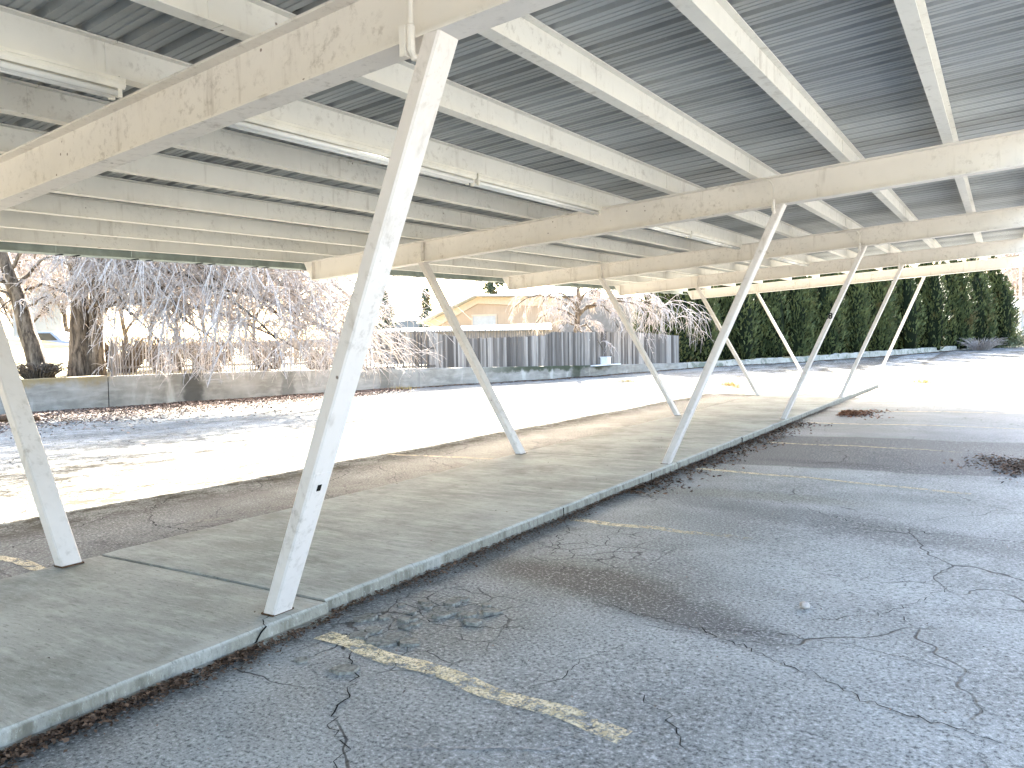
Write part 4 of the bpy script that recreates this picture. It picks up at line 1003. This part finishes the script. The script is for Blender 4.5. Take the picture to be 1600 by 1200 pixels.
# parked car on the slope by that house
cxy = on_bank(84, 47); cz = float(bank_z(np.array(cxy[0]), np.array(cxy[1])))+.02
car = root('parked_car', (cxy[0], cxy[1], cz), 'blue car parked on the grassy slope behind the thick trunk', 'car')
e1 = np.array([CR[0], CR[1], 0]); e2 = np.array([CF[0], CF[1], 0]); o3 = np.array([cxy[0], cxy[1], cz])
prof_c = [(-2.1, .35), (2.1, .35), (2.15, .7), (1.9, .85), (1.0, .95), (.45, 1.42), (-.9, 1.45), (-1.6, 1.0), (-2.1, .92)]
mb = MB(); slab_between(mb, [o3+e1*a-e2*.8+np.array([0, 0, h]) for a, h in prof_c], e2*1.6); mb.build('body', M_CAR, car, bevel=.06)
mb = MB(); slab_between(mb, [o3+e1*a-e2*.81+np.array([0, 0, h]) for a, h in ((-1.35, .98), (.75, .98), (.38, 1.34), (-.85, 1.36))], e2*.02); mb.build('window', M_WIN, car)
for a in (-1.3, 1.3):
    for s_ in (-.80, .62):
        mb = MB(); mb.tube([o3+e1*a+e2*s_+np.array([0, 0, .32]), o3+e1*a+e2*(s_+.18)+np.array([0, 0, .32])], .32, 16); mb.build('wheel', M_TYRE, car)
# utility pole at the right edge, wire crossing behind the fence
pxy = on_bank(1592, 96); mb = MB(); mb.tube([(pxy[0], pxy[1], .4), (pxy[0], pxy[1], 10.5)], [.15, .11], 10); pole = mb.build('utility_pole', plain('bleached_pole_wood', (.42, .40, .37), .9, .1), origin=(pxy[0], pxy[1], .4))
mb = MB(); mb.box((pxy[0]-1.1, pxy[1]-.06, 9.6), (pxy[0]+1.1, pxy[1]+.06, 9.72)); mb.build('crossarm', M_WOODPOLE, pole)
tag(pole, 'bleached utility pole at the open end of the hedge', 'utility pole')
# bare trees on the far hillside beyond the hedge end
for k, (px, rg, h, lb) in enumerate(((1590, 118, 15.0, 'bare tree on the far hillside behind the utility pole'), (1622, 106, 13.0, 'bare tree right of the utility pole beyond the hedge'), (1572, 135, 17.0, 'bare tree on the far hillside just beyond the hedge end'))):
    x, y = on_bank(px, rg); o = copy_tree(proto); o.location = (x, y, 1.0); o['label'] = lb; o['group'] = 'bare trees beyond the hedge end'; s = h/6; o.scale = (s, s, s); o.rotation_euler = (0, 0, k*1.7+.5)
# bushes at the open end of the hedge
def bush(px, rg, R, H, mat, label, seed, n=2600, name='bush', twiggy=False):
    r = np.random.default_rng(seed); x, y = on_bank(px, rg); z = float(gz(y)) if x > wall_x(y) else float(bank_z(np.array(x), np.array(y))); t = root(name, (x, y, z), label, 'bush')
    if twiggy:
        tb = TubeBatch()
        for _ in range(220):
            a = r.uniform(0, 6.28); e = np.array([math.cos(a)*R*r.uniform(.2, 1), math.sin(a)*R*r.uniform(.2, 1), H*r.uniform(.4, 1)]); A = np.array([x, y, z])+np.array([e[0], e[1], 0])*.3
            tb.add(curve_pts(A, np.array([x, y, z])+e, .15, 6, .05, r), .02, .008, 3)
        quads_obj('twigs', tb.quads(), mat, parent=t); return
    a = r.uniform(0, 6.28, n); u_ = r.random(n)**.5; ph = r.uniform(0, 1, n); P = np.stack([x+R*u_*np.cos(a)*np.sqrt(1-ph**2*.8), y+R*u_*np.sin(a)*np.sqrt(1-ph**2*.8), z+H*ph*(.8+.3*np.sin(3*a))], 1)
    d1 = r.normal(0, 1, (n, 3)); d1 /= np.linalg.norm(d1, axis=1)[:, None]; d2 = np.cross(d1, r.normal(0, 1, (n, 3))); d2 /= np.linalg.norm(d2, axis=1)[:, None]; s = r.uniform(.06, .16, n)[:, None]
    quads_obj('foliage', np.stack([P-d1*s*.5, P+d2*s*.4, P+d1*s, P-d2*s*.4], 1), mat, parent=t)
    mb = MB()
    for _ in range(8):
        aa = r.uniform(0, 6.28); mb.tube([(x, y, z-.05), (x+math.cos(aa)*R*.5, y+math.sin(aa)*R*.5, z+H*.7)], [.03, .01], 5)
    mb.build('stems', M_BARK, t)
bush(1565, 78, 2.0, 1.3, M_BUSH, 'grey green bush at the open end of the hedge', 51)
bush(1600, 84, 2.4, 1.5, M_BUSH, 'pale bush right of the hedge end below the pole', 52)
bush(1532, 71, 1.9, 1.0, M_TWIG_FAR, 'brown bare thicket at the foot of the last evergreens', 53, twiggy=True, name='thicket')
bush(60, 25.6, 1.0, .5, M_BARK, 'low twiggy scrub at the foot of the leaning tree', 54, twiggy=True, name='scrub')

for k, (px, rg, lb) in enumerate(((195, 27.6, 'brown scrub behind the near end of the picket fence'), (262, 28.3, 'brown scrub behind the second post of the picket fence'), (330, 28.8, 'brown scrub behind the middle of the picket fence'), (420, 29.6, 'brown scrub behind the far half of the picket fence'), (500, 30.6, 'brown scrub behind the far end of the picket fence'))):
    bush(px, rg, 1.3, 1.15, M_BARK, lb, 60+k, twiggy=True, name='scrub')
# hills on the horizon
def hill(name, pts, rg, mat):
    V = []; n = len(pts)
    for px, py in pts:
        T = P3(px, py, rg); V += [(T[0], T[1], T[2]), (T[0], T[1], -5.)]
    back = [(v[0]+CF[0]*900, v[1]+CF[1]*900, -5.) for v in V[::2]]; m = len(V)
    F = [(2*i, 2*i+1, 2*i+3, 2*i+2) for i in range(n-1)]+[(2*i, 2*i+2, m+i+1, m+i) for i in range(n-1)]
    b = MB(); b.add(V+back, F); finish_struct(b.build(name, mat))
hill('hills', [(-900, 548), (-400, 546), (200, 540), (500, 530), (560, 512), (600, 506), (640, 500), (680, 503), (760, 506), (1000, 500), (1300, 470), (1480, 445), (1560, 428), (1640, 432), (1760, 450), (2000, 470), (2500, 500)], 1900, M_HILL)

# ------------------------------------------------------------------ litter, leaves, tufts
def leaves(name, XY, Z, size, label, cat, seed, mat=M_LEAF, curl=.35, lift=.02):
    r = np.random.default_rng(seed); n = len(XY); P = np.concatenate([XY, Z[:, None]], 1); a = r.uniform(0, 6.28, n)
    s = r.uniform(.5, 1.3, n)[:, None]*size
    nrm = np.stack([r.normal(0, curl, n), r.normal(0, curl, n), np.ones(n)], 1); nrm /= np.linalg.norm(nrm, axis=1)[:, None]
    d = np.stack([np.cos(a), np.sin(a), np.zeros(n)], 1); d -= nrm*(d*nrm).sum(1)[:, None]; e = np.cross(nrm, d); P[:, 2] += r.random(n)*lift+.008
    o = quads_obj(name, np.stack([P-d*s, P+e*s*.55+nrm*s*.2, P+d*s*.9, P-e*s*.55+nrm*s*.25], 1), mat); set_tone(o, r.random(n))
    tag(o, label, cat, kind='stuff'); return o
def lz(XY): return lot_z(XY[:, 0], XY[:, 1])
r = np.random.default_rng(77)
# leaf drift along the foot of the wall
n = 30000; Y = r.uniform(4, 23, n); dx = np.abs(r.normal(0, 1, n))*np.interp(Y, [4, 14, 18, 23], [2.4, 2.1, 1.4, .45]); XY = np.stack([wall_x(Y)+.05+dx, Y], 1)
leaves('leaf_litter', XY, lz(XY), .045, 'pale fallen leaves drifted along the foot of the concrete wall', 'leaf litter', 1, M_LEAFPALE)
n = 5000; Y = r.uniform(22, 70, n); XY = np.stack([wall_x(Y)+.03+np.abs(r.normal(0, .22, n)), Y], 1)
leaves('dirt_debris', XY, lz(XY), .05, 'thin line of dark debris at the foot of the far wall', 'debris', 2)
# debris against the right-hand kerb
n = 5200; Y = np.concatenate([r.uniform(1.2, 9, n*2//3), r.uniform(9, 20, n//3)]); n = len(Y); clump = .5+.5*np.sin(Y*2.3)*np.sin(Y*.9+1); XY = np.stack([.02+np.where(Y < 3.5, .06, 0)+np.abs(r.normal(0, 1, n))*(.025+.075*clump)*np.where(Y < 3, 1.35, 1), Y], 1)
leaves('kerb_litter', XY, lz(XY), .0135, 'dark leaf crumbs lying along the right kerb of the walkway', 'leaf litter', 3, lift=.02)
n = 2400; Y = np.concatenate([r.normal(c_, w_, 300) for c_, w_ in ((1.25, .12), (1.55, .13), (1.5, .3), (1.95, .1), (2.3, .16), (2.75, .08), (2.05, .5), (1.3, .1))]); Y = np.clip(Y, 1.1, 4); n = len(Y); XY = np.stack([.08+np.abs(r.normal(0, .04, n))*np.interp(Y, [1.1, 1.6, 2.6, 4], [2.2, 1.5, .8, .6]), Y], 1); leaves('kerb_leaves', XY, lz(XY)+.012*r.random(n), .0155, 'brown leaves banked against the kerb in the near left corner', 'leaf litter', 14, lift=.02)
n = 1500; Y = r.uniform(7.8, 16, n); XY = np.stack([.05+np.abs(r.normal(0, .22, n)), Y], 1); leaves('kerb_debris', XY, lz(XY), .03, 'dark debris scattered on the asphalt near the second right post', 'debris', 4)
# reddish leaf pile and the mossy leaf patch
n = 750; g_ = r.normal(0, 1, (n, 2)); XY = np.stack([.55+np.abs(g_[:, 0])*.36, 18.3+g_[:, 1]*.32+g_[:, 0]*.3], 1); q = np.minimum(1, np.hypot(g_[:, 0], g_[:, 1])/2.2); leaves('leaf_pile', XY, lz(XY)+.05*(1-q)**1.5*r.random(n), .036, 'reddish brown leaf pile beside the walkway kerb', 'leaf pile', 5, M_LEAFRED, lift=.03)
n = 1300; g_ = r.normal(0, 1, (n, 2)); XY = np.stack([3.75+g_[:, 0]*.30, 11.75+g_[:, 1]*.42+.25*np.sin(g_[:, 0]*3)], 1); leaves('leaf_patch', XY, lz(XY), .028, 'brown leaf patch on the asphalt at the right', 'leaf patch', 6)
n = 420; XY = np.stack([r.uniform(.1, 3.6, n), r.uniform(1.4, 9, n)], 1); leaves('loose_bits', XY, lz(XY), .008, 'tiny loose bits scattered over the asphalt', 'debris', 7, M_LEAFPALE)
n = 60; XY = np.stack([r.uniform(-2.2, -.05, n), r.uniform(2, 12, n)], 1); leaves('loose_bits', XY, np.full(n, WALK_H), .011, 'tiny loose bits scattered over the concrete walkway', 'debris', 8, M_LEAFPALE, lift=.004)
# clump of dark leaves at the left end of the near kerb (bottom of the picture)
n = 500; a = r.uniform(0, 6.28, n); q = np.sqrt(r.random(n)); XY = np.stack([.72+q*np.cos(a)*.16, 1.62+q*np.sin(a)*.10], 1); leaves('leaf_clump', XY, lz(XY), .016, 'small dark leaf clump on the asphalt in the near corner', 'leaf clump', 9)
def tuft(x, y, h, n, seed, label, spread):
    r = np.random.default_rng(seed); z = float(lot_z(np.array(x), np.array(y))); Q = []
    for _ in range(n):
        a = r.uniform(0, 6.28); b0 = np.array([x+r.normal(0, spread), y+r.normal(0, spread), z]); sp = r.uniform(.2, 1.3); d = np.array([math.cos(a)*sp, math.sin(a)*sp, 1])*h*r.uniform(.25, 1)/(1+sp*.5); w = np.array([-math.sin(a), math.cos(a), 0])*.006
        Q.append([b0-w, b0+w, b0+d*.6+w*.8, b0+d-w*.2])
    tag(quads_obj('grass_tuft', np.array(Q), M_TUFT, origin=(x, y, z)), label, 'grass tuft', 'dry grass tufts in the lot')
tuft(-4.75, 28.4, .32, 260, 1, 'large straw coloured grass tuft behind the slanted left posts', .16)
tuft(1.1, 31.9, .26, 240, 2, 'yellow grass tuft beyond the end of the walkway', .2)
tuft(-4.2, 27.2, .16, 120, 3, 'small dry grass tuft left of the fourth left post', .12)
tuft(-9.5, 30.5, .16, 160, 4, 'low straw tuft out in the sunlit lot', .2)
# weeds at the wall's foot
tuft(float(wall_x(23.2))+.5, 23.2, .22, 160, 5, 'dry weed tuft at the foot of the wall under the fence end', .25)
# stone on the asphalt
mb = MB(); r = np.random.default_rng(5); V = []
for i in range(7):
    th = math.pi*i/6
    for k in range(10):
        ph = 2*math.pi*k/10; q = .027*(1+r.normal(0, .07)); V.append((2.46+q*math.sin(th)*math.cos(ph)*1.15, 4.94+q*math.sin(th)*math.sin(ph), .018+q*.8*math.cos(th)))
mb.add(V, [(i*10+k, i*10+(k+1) % 10, (i+1)*10+(k+1) % 10, (i+1)*10+k) for i in range(6) for k in range(10)])
tag(mb.build('stone', M_STONE, smooth=True), 'small pale stone lying alone on the asphalt', 'stone')
# rusty scrap of wood lying by the wall at the left edge
xy = on_bank(12, 21.5); mb = MB(); mb.tube([(xy[0]-.5, xy[1]-.3, .08), (xy[0], xy[1], .11), (xy[0]+.4, xy[1]+.45, .07)], [.07, .09, .06], 8); tag(mb.build('fallen_branch', M_RUST, smooth=True), 'brown fallen branch on the leaf litter at the left edge', 'branch')

for o in S.objects:
    if '_org' in o: del o['_org']
